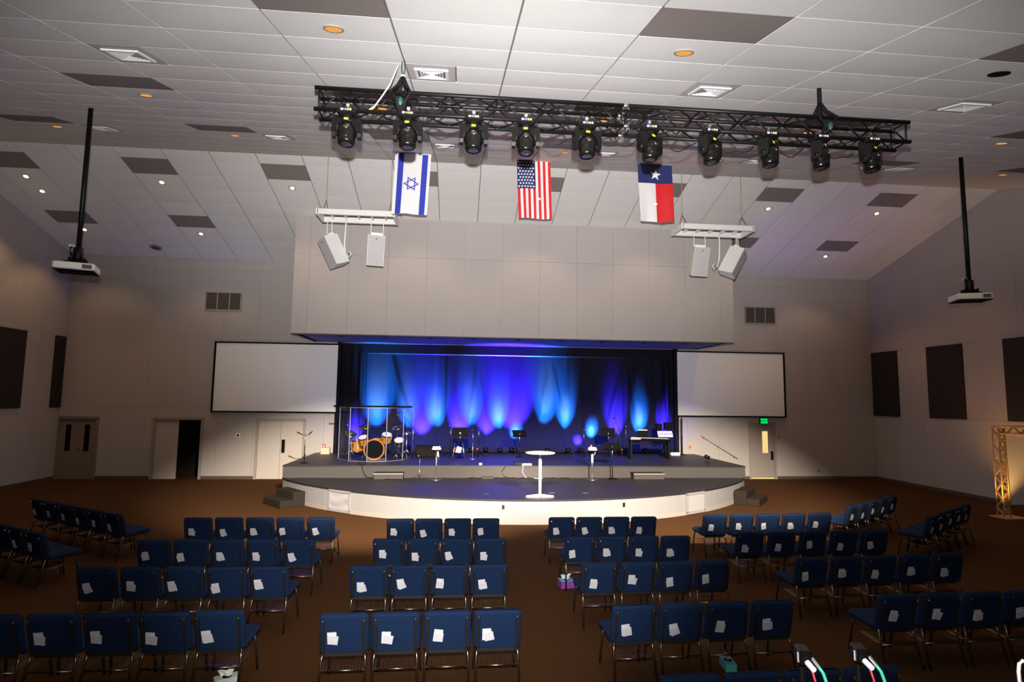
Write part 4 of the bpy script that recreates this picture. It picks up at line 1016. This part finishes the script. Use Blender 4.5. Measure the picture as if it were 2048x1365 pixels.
cymbal('ride cymbal on a chrome stand behind the left tom', (-5.0, 19.75, U), 1.02, .23, .35, -.2)
cymbal('crash cymbal on a chrome stand right of the drums', (-3.95, 19.75, U), 1.0, .20, .4, -.3)
cymbal('closed hi-hat pair on a chrome stand at the right shield panel', (-3.60, 19.4, U), .86, .17, .1, .1, 2)
t = thing('amplifier', 'low black amplifier box right of the drum shield', 'amplifier', (-2.95, 20.1, U))
MB().box((0, 0, .19), (.80, .36, .38), bev=.02).build('cabinet', 'blackmatte', t); MB().box((0, -.183, .16), (.70, .01, .27)).build('grille_cloth', 'blackfab', t); MB().box((.36, -.21, .15), (.06, .02, .26), Matrix.Rotation(-.15, 3, 'Y')).build('white_tag', 'tissue', t)
# keyboard
t = thing('stage_keyboard', 'long black keyboard on a dark stand at the right of the stage', 'keyboard', (4.64, 19.75, U))
MB().box((0, 0, .64), (1.45, .32, .11), Matrix.Rotation(.03, 3, 'Y'), .015).build('body', 'blackplastic', t)
MB().box((0, -.08, .70), (1.30, .13, .012), Matrix.Rotation(.03, 3, 'Y')).build('white_keys', 'tissue', t)
for k in range(26):
    if k % 7 not in (2, 6): MB().box((-.62+k*.05, -.045, .712), (.018, .07, .012)).build('black_key', 'black', t)
MB().box((-.52, -.165, .68), (.36, .02, .06)).build('end_cap_light', 'doortrim', t)
for sx in (-.66, .66):
    MB().box((sx, -.1, .30), (.06, .06, .60)).build('leg', 'black', t); MB().box((sx, .12, .30), (.06, .06, .60)).build('leg', 'black', t); MB().box((sx, 0, .02), (.07, .40, .04)).build('foot', 'black', t)
MB().box((0, .12, .50), (1.3, .04, .05)).build('cross_bar', 'black', t)
t = thing('laptop', 'dark laptop with pale edge on the keyboard', 'laptop', (4.45, 19.85, U+.705))
MB().box((0, 0, .012), (.36, .24, .02), bev=.004).build('base', 'blackmatte', t); MB().box((.05, .13, .13), (.36, .012, .24), Matrix.Rotation(-.25, 3, 'X'), .004).build('lid', 'blackmatte', t); MB().box((.05, .165, .25), (.34, .03, .03)).build('lid_edge', 'white', t)
t = thing('tilted_synth', 'pale tilted synthesizer on a stand behind the keyboard', 'synthesizer', (5.42, 20.3, U))
MB().box((0, 0, .80), (.54, .05, .24), Matrix.Rotation(-.6, 3, 'X'), .012).build('body', 'whiteplastic', t)
for k in range(6): MB().box((-.2+k*.08, -.03, .80+.02*(k % 2)), (.04, .012, .06), Matrix.Rotation(-.6, 3, 'X')).build('button_row', 'bluest', t)
for s in (-1, 1): MB().cyl((s*.22, 0, .78), (-s*.22, .1, .01), .014, n=8).build('leg', 'black', t, True)
t = thing('monitor_pair', 'two small dark monitors above the tilted synthesizer', 'monitor', (5.50, 20.62, U))
for dx, z, w_ in ((-.20, 1.03, .20), (.14, 1.08, .28)): MB().box((dx, 0, z), (w_, .16, .26), bev=.01).build('monitor_box', 'blackmatte', t)
MB().cyl((0, .02, 0), (0, .02, .95), .014, n=8).build('pole', 'black', t, True); MB().box((0, .02, .93), (.5, .1, .02)).build('shelf', 'black', t); MB().cyl((0, .02, 0), (0, .02, .015), .16, n=16).build('base', 'black', t)
t = thing('pole_stand', 'black pole stand against the pale wall right of the curtain', 'stand', (6.36, 21.12, U))
MB().cyl((0, 0, 0), (0, 0, 1.37), .022, n=10).build('pole', 'black', t, True); MB().lathe([(.15, 0), (.14, .02), (.03, .04)], 16).build('base', 'black', t); MB().cyl((0, 0, .6), (0, 0, .66), .032, n=10).build('collar', 'black', t)
# items on the stage edge
def pedal(name, lab, loc, d, m='black', rz=0):
    t = thing(name, lab, 'equipment', loc, rz); MB().box((0, 0, d[2]/2), d, bev=.008).build('case', m, t)
    for k in range(3): MB().lathe([(.012, 0), (.010, .015)], 8, (-d[0]*.3+k*d[0]*.3, 0, d[2])).build('knob', 'chrome', t)
pedal('effects_pedal', 'small black box on the riser edge below the drum shield', (-4.75, 17.75, U), (.26, .14, .06))
pedal('effects_pedal', 'black pedal board on the riser edge behind the round table', (-.10, 17.72, U), (.26, .20, .09))
pedal('effects_pedal', 'white pedal on the riser edge behind the round table', (.15, 17.66, U), (.30, .16, .05), 'white')
pedal('floor_box', 'flat dark box lying against the middle of the riser', (-1.05, 17.36, LO), (.36, .12, .05), 'frame')
pedal('effects_pedal', 'small pale pedal on the riser edge left of centre', (-1.24, 17.72, U), (.09, .12, .06), 'white')
pedal('floor_box', 'small wooden box by the wall at the left back of the stage', (-6.50, 20.9, U), (.30, .2, .22), 'manila')
pedal('floor_box', 'white lumpy bag on the stage floor below the pole stand', (6.0, 20.9, U), (.34, .16, .10), 'tissue')
rng = random.Random(9)
def floor_cable(lab, pts, r=.010, m='black'):
    tag(MB().tube(pts, r, 5).build('floor_cable', m, None, True), lab, 'cable')
floor_cable('black cable hanging over the riser below the drum shield', [(-4.72, 17.7, U+.02), (-4.70, 17.47, U), (-4.66, 17.46, LO+.2), (-4.55, 17.42, LO+.03), (-4.35, 17.38, LO+.012), (-3.9, 17.12, LO+.012), (-3.5, 17.1, LO+.012)])
floor_cable('tangled cable along the riser foot in the middle of the stage', [(-1.6+.12*k, 17.36+.05*math.sin(k*1.9), LO+.012+.012*(k % 2)) for k in range(26)])
floor_cable('pale cable curling under the pedal board at the riser', [(.05, 17.6, U+.012), (.02, 17.46, U-.02), (0, 17.45, LO+.15), (.1, 17.4, LO+.02), (.35, 17.33, LO+.012), (.62, 17.36, LO+.012)], .009, 'tissue')
floor_cable('thin cable loop hanging over the riser near the middle', [(-.5, 17.7, U+.012), (-.52, 17.46, U-.02), (-.62, 17.45, LO+.2), (-.55, 17.43, LO+.06), (-.40, 17.42, LO+.012)], .007)
for x, y, lab in ((-2.02, 20.9, 'left of the stool'), (-1.24, 20.6, 'right of the stool'), (3.95, 20.75, 'left of the keyboard')):
    t = thing('indicator_box', 'small box with a glowing red lamp on the stage floor %s' % lab, 'indicator', (x, y, U))
    MB().box((0, 0, .10), (.10, .10, .20), bev=.01).build('case', 'blackmatte', t); MB().lathe([(.03, 0), (.035, .02), (.02, .045)], 10, (0, -.03, .20)).build('lamp', 'ledred', t)
for x, y in ((-1.2, 14.6), (.45, 14.75), (1.3, 14.7)):
    tag(MB().box((x, y, LO+.001), (.14, .03, .002)).build('tape_mark', 'doortrim'), 'pale tape mark on the lower stage floor, ' + ('left of the round table' if x < 0 else ('just right of the round table' if x < 1 else 'farther right of the round table')), 'tape')
